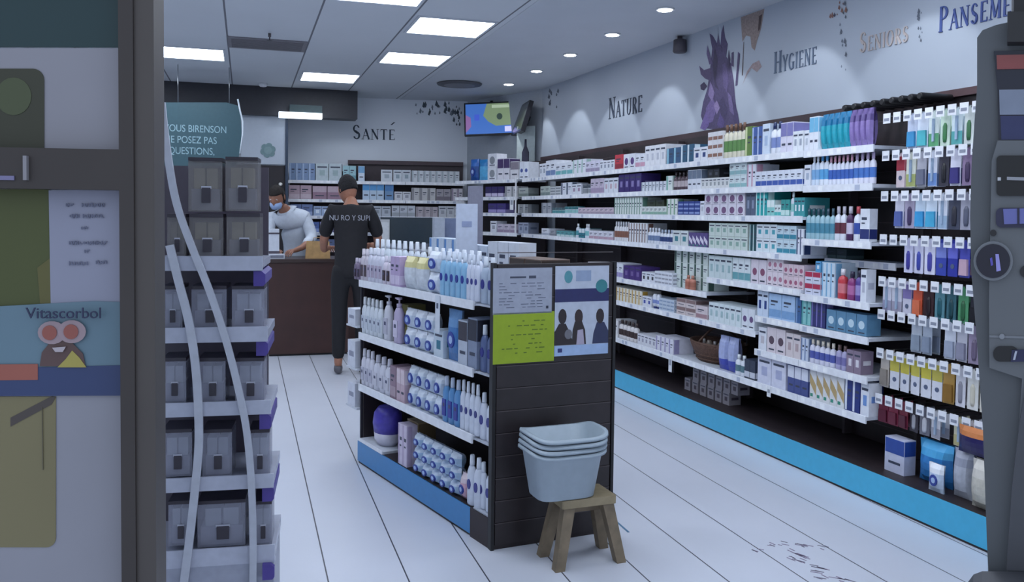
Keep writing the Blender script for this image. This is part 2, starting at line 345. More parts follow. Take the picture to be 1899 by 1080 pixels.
decal(wfr, [([(1374, 32), (1418, 16), (1412, 52), (1405, 74), (1400, 94), (1394, 88), (1392, 68), (1384, 66), (1377, 78)], '#8d7f7c'),
            ([(1379, 78), (1380, 78), (1378, 140), (1376, 140)], '#55484c'), ([(1377, 158), (1386, 132), (1396, 118), (1408, 112), (1413, 124), (1404, 134), (1394, 126), (1384, 142)], '#9a8a8c'),
            ([(1408, 30), (1414, 26), (1410, 54), (1406, 58)], '#4a3c3c')], -.001, 'brown hanging root and feather drawing beside the lavender mural', 'mural')
def spray(fr, x, y, wd, ht, n, cols, label, seed):
    rr = random.Random(seed); sh = []
    for i in range(n):
        px = x+rr.uniform(0, wd); py = y+rr.uniform(0, ht); r = rr.uniform(1.5, 4.5)
        sh.append(([(px, py-r*1.6), (px+r*.7, py-r*.2), (px+r*.3, py+r*1.2), (px-r*.6, py+r*.5)], rr.choice(cols)))
    return decal(fr, sh, -.001, label, 'mural')
spray(wfr, 1540, 4, 30, 30, 16, ['#4a4a5c', '#7a5a52', '#59606e'], 'dark berry sprig printed at the top between HYGIENE and SENIORS', 1)
spray(wfr, 1555, 44, 14, 90, 10, ['#6a7482', '#59606e'], 'trailing grey leaf drawing left of the word SENIORS', 2)
spray(wfr, 1700, 20, 14, 60, 9, ['#6a7482', '#525a68'], 'thin grey leaf drawing left of the word PANSEMENTS', 3)
spray(wfr, 1018, 168, 18, 40, 9, ['#3f4856', '#525a68'], 'small dark leaf sprig at the far end of the right wall', 4)
spray(BWF, 770, 190, 88, 22, 26, ['#4a5560', '#7a8590', '#3f4a54'], 'grey leaf garland printed along top right of back wall', 5)
spray(BWF, 838, 206, 18, 30, 12, ['#35404c', '#525c68'], 'dark leaf cluster beside the corner screen', 6)

# ------------------------------------------------------------------ beam, hanging light, door, teal sign
BY = Frame((-1.5, 10.2), (1, 0))
bm = MB(); a0, _ = BY.at(663, 200); bm.box(-1.5, a0, 0, .25, 2.49, HC, M('#2b2c34', .5, var=.08)); struct('trim_2', bm, (-1.5, 10.2, 0))
pp = MB(); x0, zt = BY.at(447, 300, .12); x1, _ = BY.at(529, 300, .12); _, zb = BY.at(500, 305, .12)
struct('wall_partition', MB().box(x0, x1, .1, .22, zb, 2.49, M('#b3bcc8', .6, var=.02)), (-1.5, 10.2, 0))
st = MB(); st.box(x1, x1+.03, .08, .24, 0, 2.49, M('#2d3c52', .5)); struct('trim_3', st, (-1.5, 10.2, 0))
dr = MB(); dr.box(x0-.3, x1, .13, .18, 0.0, zb-.01, M('#241f24', .5)); d1 = struct('door_1', dr, (-1.5, 10.2, 0))
hs, hz = BY.at(520, 342, .12); kb = MB(); kb.lathe([(.004, 0), (.018, .01), (.022, .03), (.012, .045)], M('#e6e4dc', .3), n=14, T=Matrix.Rotation(math.radians(90), 4, 'X')); ob('door_knob', kb, d1, (hs, .13, hz))
cl = []  # green leaf emblem
for k in range(6):
    a = k*math.pi/3+.3; cl.append((math.cos(a)*.05, math.sin(a)*.05))
eb = MB(); gx, gz = BY.at(497, 279, .1)
for k, (u, v) in enumerate(cl):
    pts = [(u+.038*math.cos(t*math.pi/6), v+.038*math.sin(t*math.pi/6)) for t in range(12)]; eb.prism(pts, -.004-.0004*k, 0, M('#6f8a8e', .6))
eb.prism([(.045*math.cos(t*math.pi/6), .045*math.sin(t*math.pi/6)) for t in range(12)], -.007, 0, M('#7d969a', .6))
tag(ob('wall_emblem', eb, None, (-1.5+gx, 10.2+.099, gz)), 'grey-green flower emblem on the white panel above the dark door', 'emblem')
t = thing('hanging_light', 'slim bright light box fixed under the dark ceiling beam', 'light', (-1.5, 10.2, 0))
xa, za = BY.at(517, 213, -.06); xb, _ = BY.at(597, 213, -.06)
ob('housing', MB().box(xa+.12, xb+.0, -.10, -.005, za+.035, za+.12, M('#3d5357', .5)), t)
ob('diffuser', MB().box(xa, xb, -.11, -.004, za-.03, za+.034, M('#dfeaf5', .4, emit=1.3, var=0)), t)

TS = Frame((-1.5, 9.0), (1, 0))
t = thing('hanging_sign', 'teal rounded hanging sign with white capital letters behind the display rack', 'sign', (-1.5, 9.0, 0))
pts = [TS.at(x, y) for x, y in ((290, 350), (352, 350), (430, 320), (441, 300), (446, 275), (448, 245), (446, 215), (441, 196), (420, 190), (290, 190))]
sg = MB(); sg.prism(pts, 0, .03, M('#34545e', .5, var=.04)); ob('sign_board', sg, t)
hk = MB()
for x in (330, 425): a_, z_ = TS.at(x, 192); hk.tube([(a_, .015, z_), (a_, .015, HC)], .004, STEEL)
ob('hanging_wire', hk, t)
eg = MB(); pl = [TS.at(x, y) for x, y in ((441, 184), (445, 205), (450, 225), (450, 250), (445, 285))]
eg.tube([(u, -.004, v) for u, v in pl], .008, M('#d8e2ea', .3)); ob('painted_glint', eg, t)  # pale tube standing in for light reflected along the sign's edge
def text(s, size, m, parent, loc, rot=(math.pi/2, 0, 0), name='lettering', align='LEFT', sx=1, ext=.0008):
    c = bpy.data.curves.new(name, 'FONT'); c.body = s; c.size = size; c.extrude = ext; c.align_x = align
    tmp = bpy.data.objects.new('tmp', c); COL.objects.link(tmp)
    dg = bpy.context.evaluated_depsgraph_get(); me = bpy.data.meshes.new_from_object(tmp.evaluated_get(dg)); bpy.data.objects.remove(tmp)
    me.materials.clear(); me.materials.append(m); me.name = name
    o = ob(name, me, parent, loc, rot); o.scale = (sx, 1, 1); return o
for s, y in (('VOUS BIRENSON', 243), ('NE POSEZ PAS', 264), ('QUESTIONS,', 285)):
    a_, z_ = TS.at(304 if s[0] != 'Q' else 312, y); text(s, .098, M('#8fb0ba', .6), t, (a_, -.002, z_), sx=.78)

# ------------------------------------------------------------------ TVs in the corner
def screen(loc, rot, w_, h_, label, art=True, mount=None):
    t = thing('wall_screen', label, 'television', loc, 0); t.rotation_euler = rot
    c = MB(); c.box(-w_/2, w_/2, 0, .05, -h_/2, h_/2, M('#15161f', .35)); ob('casing', c, t)
    d = MB()
    e = lambda h, k=1.: M(h, .3, emit=.55*k, var=0)
    if art:
        W, H = w_/2-.018, h_/2-.018
        d.box(-W, W, -.002, 0, -H, H, e('#3a62a8'))
        pl = [(-.15*W, H), (W, H), (W, -.45*H), (.2*W, -.5*H), (-.1*W, -.2*H), (-.3*W, .2*H)]; d.prism(pl[::-1], -.003, -.002, e('#6d7f62'))
        d.prism([(.35*W+.035*math.cos(k*.5236), .12*H+.04*math.sin(k*.5236)) for k in range(12)], -.004, -.003, e('#2c3c38'))
        d.box(.05*W, .85*W, -.004, -.003, .7*H, .9*H, e('#98a890'))
        d.box(.55*W, .95*W, -.004, -.003, -.9*H, -.55*H, e('#a8a8e8', 1.4))
        d.prism([(-W, -.9*H), (-.78*W, -.5*H), (-.8*W, .1*H), (-W, .3*H)], -.004, -.003, e('#7a5a8a'))
        d.box(-.65*W, -.45*W, -.004, -.003, -.1*H, .3*H, e('#3a50b0'))
    else: d.box(-w_/2+.018, w_/2-.018, -.002, 0, -h_/2+.018, h_/2-.018, M('#3a3c44', .2))
    ob('display', d, t)
    b = MB(); b.box(-.05, .05, .05, .10, -.05, .05, M('#1c1c22', .5)); b.tube([(0, .09, 0), (0, .14, .1), (0, .14, mount)], .02, M('#1c1c22', .5)); ob('bracket', b, t)
screen((2.80, 9.85, 2.53), (math.radians(-7), math.radians(-2.5), math.radians(-22)), .64, .40, 'lit wall screen showing blue and green picture, hung in far corner', True, .25)
screen((3.03, 9.42, 2.50), (math.radians(-16), 0, math.radians(-97)), .62, .36, 'dark grey screen seen almost edge-on beside the lit corner screen', False, .2)
pb = MB(); pb.box(-.11, .11, 0, .012, 0, .55, M('#aab6b8', .6)); 
t = thing('poster', 'narrow pale poster with dark bottle picture below the dark screen', 'poster', RW(3.36, 9.2)+(1.85,), math.radians(-40))
ob('sheet', pb, t); q = MB(); q.lathe([(.03, .06), (.045, .1), (.045, .25), (.015, .32), (.012, .40)], M('#2d2c44', .5), sy=.1, n=12); ob('picture', q, t, (0, -.002, 0))

# ------------------------------------------------------------------ product meshes
_cm = {}
def carton_mesh(w_, h_, d_, base, acc, style):
    k = ('c', round(w_, 3), round(h_, 3), d_, base, acc, style)
    if k in _cm: return _cm[k]
    B = M(base, .45); A = M(acc, .45); K = M('#3c4356', .5)
    b = MB(); b.box(-w_/2, w_/2, 0, d_, 0, h_, B)
    e = .0007
    def fr(u0, u1, v0, v1, m, q=1): b.box(-w_/2+u0*w_, -w_/2+u1*w_, -e*q, 0, v0*h_, v1*h_, m)
    def sd(u0, u1, v0, v1, m): b.box(w_/2, w_/2+e, u0*d_, u1*d_, v0*h_, v1*h_, m)
    if style == 0: fr(0.02, .98, .08, .38, A); sd(.02, .98, .08, .38, A); fr(.15, .7, .66, .74, K); fr(.15, .5, .54, .58, K)
    elif style == 1: fr(.04, .3, .02, .98, A); sd(.05, .3, .02, .98, A); fr(.4, .85, .6, .68, K); fr(.4, .75, .45, .49, K)
    elif style == 2: fr(0.02, .98, .55, .97, A); sd(.02, .98, .55, .97, A); fr(.2, .8, .25, .32, K)
    elif style == 3: fr(.3, .72, .3, .62, A); fr(.12, .88, .76, .84, K); sd(.2, .8, .4, .6, A)
    elif style == 4:
        b.prism([(.3*w_*math.cos(t*math.pi/6), h_*.5+min(.3*w_, .3*h_)*math.sin(t*math.pi/6)) for t in range(12)], -e, 0, A); fr(.2, .8, .1, .16, K)
    elif style == 5:
        for i in range(3): fr(.06, .94, .12+i*.3, .24+i*.3, A); sd(.06, .94, .12+i*.3, .24+i*.3, A)
    elif style == 6: # diagonal
        b.prism([(-w_*.48, h_*.5), (w_*.48, h_*.15), (w_*.48, h_*.45), (-w_*.48, h_*.8)], -e, 0, A); fr(.1, .5, .08, .18, M('#3a8f7a', .5))
    _cm[k] = b.mesh('carton'); return _cm[k]
def bottle_mesh(w_, h_, base, acc, cap, style):
    k = ('b', round(w_, 3), round(h_, 3), base, acc, cap, style)
    if k in _cm: return _cm[k]
    B = M(base, .3); A = M(acc, .35); C = M(cap, .3); r = w_/2; sy = .72
    if style in (0, 4):   # shouldered bottle
        pr = [(r*.92, 0), (r, h_*.03), (r, h_*.2), (r, h_*.52), (r, h_*.62), (r*.8, h_*.72), (r*.34, h_*.77), (r*.34, h_*.79), (r*.5, h_*.79), (r*.46, h_)]
        mm = [B, B, A, B, B, B, B, C, C]
    elif style == 1:  # tottle / tube on its cap
        pr = [(r*.6, 0), (r*.62, h_*.14), (r*.85, h_*.15), (r, h_*.35), (r, h_*.6), (r*.95, h_*.85), (r*.6, h_*.99)]
        mm = [C, B, B, A, B, B]
    elif style == 2:  # jar
        pr = [(r*.95, 0), (r, h_*.05), (r, h_*.15), (r, h_*.55), (r, h_*.62), (r*1.03, h_*.64), (r*1.03, h_*.97), (r*.97, h_)]
        mm = [B, B, A, B, C, C, C]; sy = 1
    elif style == 3:  # pump bottle
        pr = [(r*.92, 0), (r, h_*.03), (r, h_*.15), (r, h_*.45), (r, h_*.55), (r*.55, h_*.64), (r*.3, h_*.67), (r*.3, h_*.76), (r*.1, h_*.77), (r*.1, h_*.9), (r*.34, h_*.91), (r*.3, h_)]
        mm = [B, B, A, B, B, B, C, C, C, C, C]
    b = MB(); b.lathe(pr, mm, sy=sy, n=12, off=(0, r*sy, 0), sq=.8)
    if style == 3: b.box(-r*.95, 0, r*sy-.006, r*sy+.006, h_*.92, h_*.97, C)
    if style == 4:
        b.prism([(r*.5*math.cos(t*math.pi/5), h_*.58+r*.62*math.sin(t*math.pi/5)) for t in range(10)], r*.02-.002, r*.1, M('#27337c', .4))
    _cm[k] = b.mesh('bottle'); return _cm[k]
def pack_mesh(w_, h_, d_, base, acc, dot):
    k = ('p', round(w_, 3), round(h_, 3), d_, base, acc, dot)
    if k in _cm: return _cm[k]
    B = M(base, .35, var=.12, scale=40); A = M(acc, .35); b = MB(); n = 6
    # pillow-shaped soft pack, thicker in the middle, crimped ends
    g = []
    for i in range(n+1):
        for j in range(n+1):
            u, v = i/n, j/n; bul = (math.sin(math.pi*u)**.5)*(math.sin(math.pi*v)**.5) if 0 < i < n and 0 < j < n else 0
            g.append(((u-.5)*w_*(1-.06*math.sin(math.pi*v)), v*h_, bul))
    for side in (0, 1):
        for i in range(n):
            for j in range(n):
                q = [g[i*(n+1)+j], g[(i+1)*(n+1)+j], g[(i+1)*(n+1)+j+1], g[i*(n+1)+j+1]]
                y = [d_/2+(-1 if side == 0 else 1)*(.08+.42*c[2])*d_ for c in q]
                pts = [(c[0], yy, c[1]) for c, yy in zip(q, y)]
                b.face(pts if side == 0 else pts[::-1], (A if (j >= n-2 and dot != 1) or (dot == 1 and j < 2) else B), True)
    if dot == 2: b.prism([(w_*.24*math.cos(t*math.pi/8), h_*.42+min(h_*.26, w_*.3)*math.sin(t*math.pi/8)) for t in range(16)], -.002, .01, M('#35489a', .4)); b.prism([(w_*.13*math.cos(t*math.pi/8)+.01*w_, h_*.42+min(h_*.14, w_*.15)*math.sin(t*math.pi/8)) for t in range(16)], -.003, .01, M('#a9c2e6', .4))
    _cm[k] = b.mesh('pack'); return _cm[k]

LABELS = {}
def place(fr, row, place_txt, z, off0, depth, big=False):
    """row: list of (px0, px1, kind, w, h, desc, base, accent, extra...)"""
    for r in row:
        px0, px1, kind, w_, h_, desc, base, acc = r[:8]; x = dict(r[8]) if len(r) > 8 else {}
        z_ = z+x.get('dz', 0); off = off0+x.get('off', 0); st = x.get('stack', 1); sty = x.get('style', 0)
        s0, s1 = fr.s_at(px0, z_, off), fr.s_at(px1, z_, off); L = s1-s0
        n = max(1, round(L/w_)); wd = L/n
        if kind in ('bottle', 'jar', 'tube'): bw_ = min(wd*.94, w_*1.05)
        hh = h_/st
        name = x.get('name', {'carton': 'carton', 'bottle': 'bottle', 'jar': 'jar', 'tube': 'tube', 'pack': 'soft_pack'}[kind])
        if kind == 'carton': name = 'tall_carton' if hh/wd > 1.75 else ('flat_carton' if hh/wd < .95 else 'carton')
        cat = {'carton': 'box', 'bottle': 'bottle', 'jar': 'jar', 'tube': 'tube', 'pack': 'packet'}[kind]
        d_ = x.get('d', depth)
        if kind == 'carton': me = carton_mesh(wd*.955, hh*.985, d_, base, acc, sty)
        elif kind == 'pack': me = pack_mesh(wd*.96, hh*.97, min(d_, .1), base, acc, sty)
        else: me = bottle_mesh(bw_, h_, base, acc, x.get('cap', '#e8ebf2'), {'bottle': sty, 'jar': 2, 'tube': 1}[kind])
        for lv in range(st):
            for i in range(n):
                o = ob(name, me, None, fr.w(s0+wd*(i+.5), off, z_+lv*hh), fr.rot)
                lay = '' if st == 1 else (['lower', 'upper'] if st == 2 else ['lowest', 'middle', 'topmost', 'very top'])[lv]
                if st > 1: desc2 = lay+' '+desc
                else: desc2 = desc
                if n > 1:
                    wo = ORD[i] if i == 0 else ('rightmost' if i == n-1 else (ORD[i]+' from left' if i < len(ORD) else 'near right'))
                    if n > 2: desc2 += ', '+wo
                    else: desc2 += ', '+('left' if i == 0 else 'right')+' one of two'
                lab = desc2+', '+place_txt
                o['label'] = lab; o['category'] = cat
                if n*st > 1: o['group'] = desc+' on '+place_txt
                if big and kind != 'carton' and kind != 'pack':
                    pass

# ------------------------------------------------------------------ right wall shelving
def shelf_board(fr, s0, s1, z, depth, parent, T0, th=.018, rail=.034, deep0=0.0):
    # local coordinates of parent (origin fr.w(T0,0,0))
    b = MB(); b.box(s0-T0+.002, s1-T0-.002, deep0+.004, depth, z-th, z-.0005, M('#c9ced8', .5)); o = ob('shelf', b, parent)
    r = MB(); r.box(s0-T0+.002, s1-T0-.002, deep0-.004, deep0+.0038, z-rail, z+.004, RAIL)
    x = s0-T0+.03
    rr = random.Random(int((s0+z)*997))
    while x < s1-T0-.06:
        if rr.random() < .75: r.box(x, x+.035, deep0-.0052, deep0-.0042, z-rail+.005, z-.002, M('#f4f6fa', .5) if rr.random() < .8 else M('#b7bfd2', .5))
        x += rr.uniform(.05, .11)
    ob('price_rail', r, o); return o

bays = [(8.58, 7.84), (7.84, 6.87), (6.87, 5.90), (5.90, 4.93), (4.93, 3.965), (3.965, 3.43)]
bn = ['farthest', 'second farthest', 'third from the far end', 'fourth from the far end', 'fifth from far end, with deeper lower shelves', 'narrow one beside the hanging racks']
S = dict(z1=1.767, z2=1.577, z3=1.40, z4=1.183)
for i, (ya, yb) in enumerate(bays):
    s0, s1 = SY(ya), SY(yb)
    t = thing('shelving_unit', 'dark brown wall shelving bay with white shelves, '+bn[i], 'shelf unit', RIGHT.w(s0, 0, 0), RIGHT.rot, 'wall shelving bays along the right wall')
    L = s1-s0
    bk = MB(); bk.box(0, L, .385, .415, .15, 2.0, DKB)
    for k in range(13): bk.box(0, L, .383, .385, .25+k*.14, .254+k*.14, M('#4b4044', .4))
    ob('back_panel', bk, t)
    pl = MB(); pl.box(0, L, -.05, -.045, .012, .148, BLUEK); pl.box(0, L, -.044, .41, 0, .146, DKB); ob('plinth', pl, t)
    up = MB(); up.box(L-.022, L-.002, .33, .383, .15, 1.98, M('#3c3438', .5)); ob('upright', up, t)
    zs = [1.767, 1.577, 1.40, 1.183] if i < 5 else [1.762, 1.569, 1.275]
    D = .383
    for z in zs: shelf_board(RIGHT, s0, s1, z, D, t, s0)
    if i < 4:
        shelf_board(RIGHT, s0, s1, .883, D, t, s0); shelf_board(RIGHT, s0, s1, .697, D, t, s0); shelf_board(RIGHT, s0, s1, .392, D, t, s0)
    elif i == 4:
        shelf_board(RIGHT, s0, s1, .988, D, t, s0); m_ = SY(4.38)
        shelf_board(RIGHT, s0, m_, .697, D, t, s0); shelf_board(RIGHT, m_, s1, .795, D, t, s0); shelf_board(RIGHT, m_, s1, .592, D, t, s0); shelf_board(RIGHT, s0, s1, .392, D, t, s0)
    else:
        for z in (.967, .792, .592, .392): shelf_board(RIGHT, s0, s1, z, D, t, s0)
        shelf_board(RIGHT, s0, s1, 1.165, D, t, s0, deep0=.16)
# hanging bay
HS0 = SY(3.43); HS1 = SY(2.45)
t = thing('hanging_display_unit', 'dark brown slatted wall bay full of hanging packs at far right', 'shelf unit', RIGHT.w(HS0, 0, 0), RIGHT.rot)
b = MB(); b.box(0, HS1-HS0, .385, .415, .15, 2.0, DKB)
for k in range(20): b.box(0, HS1-HS0, .383, .385, .22+k*.09, .224+k*.09, M('#4b4044', .4))
ob('back_panel', b, t); b = MB(); b.box(0, HS1-HS0, -.05, -.045, .012, .148, BLUEK); b.box(0, HS1-HS0, -.044, .41, 0, .146, DKB); ob('plinth', b, t)
b = MB(); b.box(0, HS1-HS0, .36, .41, 2.003, 2.04, M('#4a3438', .5)); ob('top_rail', b, t)

R = 'top shelf of right wall'
W_, LV, PK = '#dfe3ec', '#d5d3e4', '#e0d0d8'
place(RIGHT, [
 (1000, 1012, 'carton', .1, .14, 'white and grey carton', W_, '#9aa4b4', {'style': 3}),
 (1012, 1030, 'carton', .14, .16, 'white carton with blue band', W_, '#6f86b0', {'style': 0}),
 (1030, 1062, 'carton', .13, .12, 'white carton with teal band', W_, '#6fb0b4', {'style': 0, 'stack': 1}),
 (1062, 1086, 'carton', .09, .13, 'tall white carton with pale green side', W_, '#a9c8c0', {'style': 1}),
 (1086, 1112, 'carton', .09, .10, 'lavender white carton', LV, '#9a90ac', {'style': 0}),
 (1112, 1139, 'carton', .08, .09, 'white carton with grey lettering', W_, '#8f96a8', {'style': 3}),
 (1140, 1156, 'carton', .13, .125, 'bright red carton', '#c23a48', '#8f2838', {'style': 0}),
 (1156, 1178, 'carton', .09, .12, 'white carton with purple emblem', W_, '#5a3f7c', {'style': 4}),
 (1178, 1196, 'carton', .075, .11, 'white carton with pink band', W_, '#c89ab0', {'style': 0}),
 (1196, 1234, 'carton', .085, .16, 'tall plain white carton', '#e6e8ee', '#c4c8d4', {'style': 3}),
 (1236, 1262, 'carton', .1, .12, 'dark blue carton', '#31567c', '#8fc0d4', {'style': 1}),
 (1262, 1286, 'carton', .09, .13, 'deep teal carton with white stripe', '#2c5a78', '#cfe0e8', {'style': 1}),
 (1286, 1312, 'carton', .08, .10, 'small white carton with navy square', W_, '#33477c', {'style': 3}),
 (1312, 1340, 'carton', .055, .19, 'white carton with brown bands', '#dcdce0', '#8f6a5c', {'style': 5}),
 (1340, 1380, 'bottle', .05, .22, 'slim beige bottle with green label', '#d8d4c0', '#5f8a4e', {'style': 0, 'cap': '#6f5040'}),
 (1381, 1394, 'carton', .06, .19, 'tall olive green carton', '#62803e', '#c8d0a0', {'style': 1}),
 (1394, 1413, 'carton', .045, .18, 'blue carton with pale stripe', '#3c5a9c', '#aebfe0', {'style': 1}),
 (1413, 1427, 'carton', .06, .19, 'tall plain pale blue carton', '#cfdcec', '#a8bcd8', {'style': 3}),
 (1427, 1447, 'bottle', .05, .19, 'white bottle with navy cap', W_, '#7c8cc0', {'style': 0, 'cap': '#22305c'}),
 (1447, 1470, 'carton', .055, .18, 'tall lavender carton with violet band', LV, '#7a78b0', {'style': 2}),
 (1470, 1489, 'carton', .05, .12, 'short pale carton with grey print', '#dde2e8', '#a0a8b8', {'style': 3}),
], R, 1.767, .02, .17)
NR = 'top shelf, narrow near bay'
place(RIGHT, [
 (1491, 1500, 'carton', .045, .12, 'small white carton', W_, '#b8c0cc', {'style': 3}),
 (1500, 1517, 'carton', .04, .19, 'tall white carton', '#e4e8f0', '#6fb4d8', {'style': 2}),
 (1517, 1570, 'pack', .045, .20, 'aqua hygiene pack with teal print', '#2aa0b4', '#1c6f9c', {'style': 0, 'd': .07}),
 (1570, 1611, 'pack', .045, .20, 'violet hygiene pack with grey print', '#8a78b4', '#5a4a84', {'style': 0, 'd': .07}),
], NR, 1.765, .02, .17)
# second shelf
R = 'second shelf of right wall'
place(RIGHT, [
 (1002, 1020, 'carton', .16, .10, 'grey green carton', '#b4beb8', '#7a8a88', {'style': 0}),
 (1020, 1040, 'carton', .14, .09, 'pale grey carton with dark lines', '#c4c8cc', '#7c848c', {'style': 5}),
 (1040, 1060, 'carton', .11, .12, 'white carton with slate stripe', W_, '#4a5a72', {'style': 1}),
 (1060, 1078, 'carton', .1, .10, 'white carton with mauve corner', W_, '#a68fa8', {'style': 3}),
 (1078, 1095, 'jar', .08, .09, 'grey jar with dark lid', '#c8ccd0', '#8f959c', {'cap': '#4c5560'}),
 (1095, 1120, 'carton', .1, .135, 'lavender carton', '#cbbfd0', '#a694b0', {'style': 0}),
 (1120, 1146, 'carton', .09, .13, 'white carton with soft pink block', W_, '#cdb4c0', {'style': 3}),
 (1147, 1189, 'carton', .09, .15, 'dark purple carton', '#3b2a6e', '#8f84b8', {'style': 3}),
 (1189, 1235, 'carton', .055, .075, 'low white carton with grey line', W_, '#8f9aa8', {'style': 1}),
 (1235, 1247, 'carton', .07, .11, 'white carton with mint edge', '#dfe8e4', '#8fc0b4', {'style': 1}),
 (1247, 1275, 'bottle', .05, .13, 'dark brown bottle', '#54434c', '#c0b4b8', {'style': 0, 'cap': '#2c2428'}),
 (1275, 1300, 'carton', .06, .14, 'white and grey carton with slate top', W_, '#6f7c90', {'style': 2}),
 (1300, 1352, 'carton', .045, .075, 'low cream white carton', '#dddfe0', '#9aa0a4', {'style': 3}),
 (1312, 1334, 'carton', .09, .06, 'black carton lying on top', '#22242a', '#4c505c', {'style': 3, 'dz': .076, 'off': .02}),
 (1352, 1384, 'carton', .055, .16, 'pale aqua carton', '#d5e2e4', '#8fb8bc', {'style': 0, 'stack': 2}),
 (1385, 1401, 'carton', .04, .145, 'white carton with pink stripe', W_, '#c89ab0', {'style': 1}),
 (1401, 1488, 'carton', .058, .095, 'blue carton with white top', '#e2e7f2', '#3c58a4', {'style': 0}),
], R, 1.577, .02, .17)
place(RIGHT, [
 (1491, 1503, 'carton', .045, .12, 'white carton', W_, '#a8b4c8', {'style': 3}),
 (1503, 1517, 'bottle', .04, .17, 'slim pale bottle', '#d0dcec', '#7fb0dc', {'cap': '#e8ecf4'}),
 (1517, 1534, 'bottle', .04, .17, 'slim white bottle with sky label', '#e2e8f2', '#5ba4d8', {'cap': '#4f9ad4'}),
 (1534, 1580, 'bottle', .034, .155, 'mouthwash bottle with pink cap and blue label', '#dfe3f0', '#3f66b8', {'cap': '#d8a4b8'}),
 (1580, 1620, 'bottle', .036, .16, 'rinse bottle with lilac cap and blue label', '#e0e0ee', '#4a78c4', {'cap': '#b8a8c8'}),
], 'second shelf, narrow near bay', 1.571, .02, .15)
# third shelf
R = 'third shelf of right wall'
place(RIGHT, [
 (1004, 1022, 'carton', .12, .11, 'tall dim grey carton', '#a8acb4', '#7c8490', {'style': 1}),
 (1022, 1045, 'jar', .08, .06, 'low teal jar', '#b4c8c8', '#4f9096', {'cap': '#3c5a64'}),
 (1045, 1072, 'jar', .08, .07, 'white jar with teal lid', W_, '#8fc0c0', {'cap': '#2f7078'}),
 (1072, 1138, 'carton', .09, .06, 'low pinkish carton', '#cfc0ca', '#a89aac', {'style': 0}),
 (1139, 1190, 'carton', .045, .14, 'tall white and green striped carton', '#dde4e0', '#6a9484', {'style': 1}),
 (1190, 1236, 'carton', .06, .065, 'low white green-edged carton', '#dde3e0', '#8fb4a4', {'style': 0}),
 (1200, 1232, 'carton', .12, .05, 'dark olive tin stacked above', '#36402f', '#20281c', {'style': 3, 'dz': .066, 'off': .03}),
 (1236, 1256, 'carton', .05, .12, 'narrow white carton with leaf green line', '#e0e6e2', '#7aa888', {'style': 1}),
 (1257, 1298, 'carton', .07, .10, 'royal blue carton', '#2f438c', '#8fa0d0', {'style': 5}),
 (1298, 1306, 'carton', .04, .1, 'thin white carton', W_, '#c0c4d0', {'style': 3}),
 (1306, 1381, 'carton', .085, .15, 'white carton with plum scroll print', '#dcd8e4', '#7a5a80', {'style': 4, 'stack': 2}),
 (1383, 1400, 'carton', .05, .16, 'slate grey carton', '#59647c', '#8c98b0', {'style': 3}),
 (1401, 1422, 'carton', .035, .16, 'turquoise carton', '#2aa8ac', '#d8f0ee', {'style': 1}),
 (1422, 1436, 'carton', .035, .10, 'small aqua and white carton', '#8fd0cc', '#e8f4f2', {'style': 2}),
 (1436, 1448, 'carton', .035, .07, 'short white aqua carton', '#e0ecec', '#4fb4b4', {'style': 0}),
 (1448, 1464, 'carton', .05, .10, 'sea green carton', '#3c9c98', '#c8e4e0', {'style': 0}),
 (1464, 1472, 'bottle', .03, .14, 'slim white bottle', W_, '#9ad0cc', {'cap': '#e4ecee'}),
 (1472, 1492, 'carton', .035, .11, 'teal carton with white panel', '#3f9aa0', '#e6eef0', {'style': 3}),
], R, 1.40, .02, .17)
place(RIGHT, [
 (1492, 1545, 'bottle', .04, .17, 'clear pale teal bottle with dark neck', '#9cc0cc', '#4f8ca4', {'cap': '#3a5564'}),
 (1545, 1566, 'bottle', .045, .18, 'white bottle with dark red label', W_, '#64323f', {'cap': '#c8c4d0'}),
 (1566, 1578, 'bottle', .045, .18, 'plum bottle with pale cap', '#4a2a54', '#d0c8dc', {'cap': '#d8d4e0'}),
 (1578, 1594, 'bottle', .045, .18, 'white bottle with blue label', W_, '#3850a0', {'cap': '#c04a54'}),
 (1594, 1612, 'carton', .05, .17, 'white and navy carton', W_, '#25306c', {'style': 0, 'd': .05}),
], 'third shelf, narrow near bay', 1.277, .02, .15)
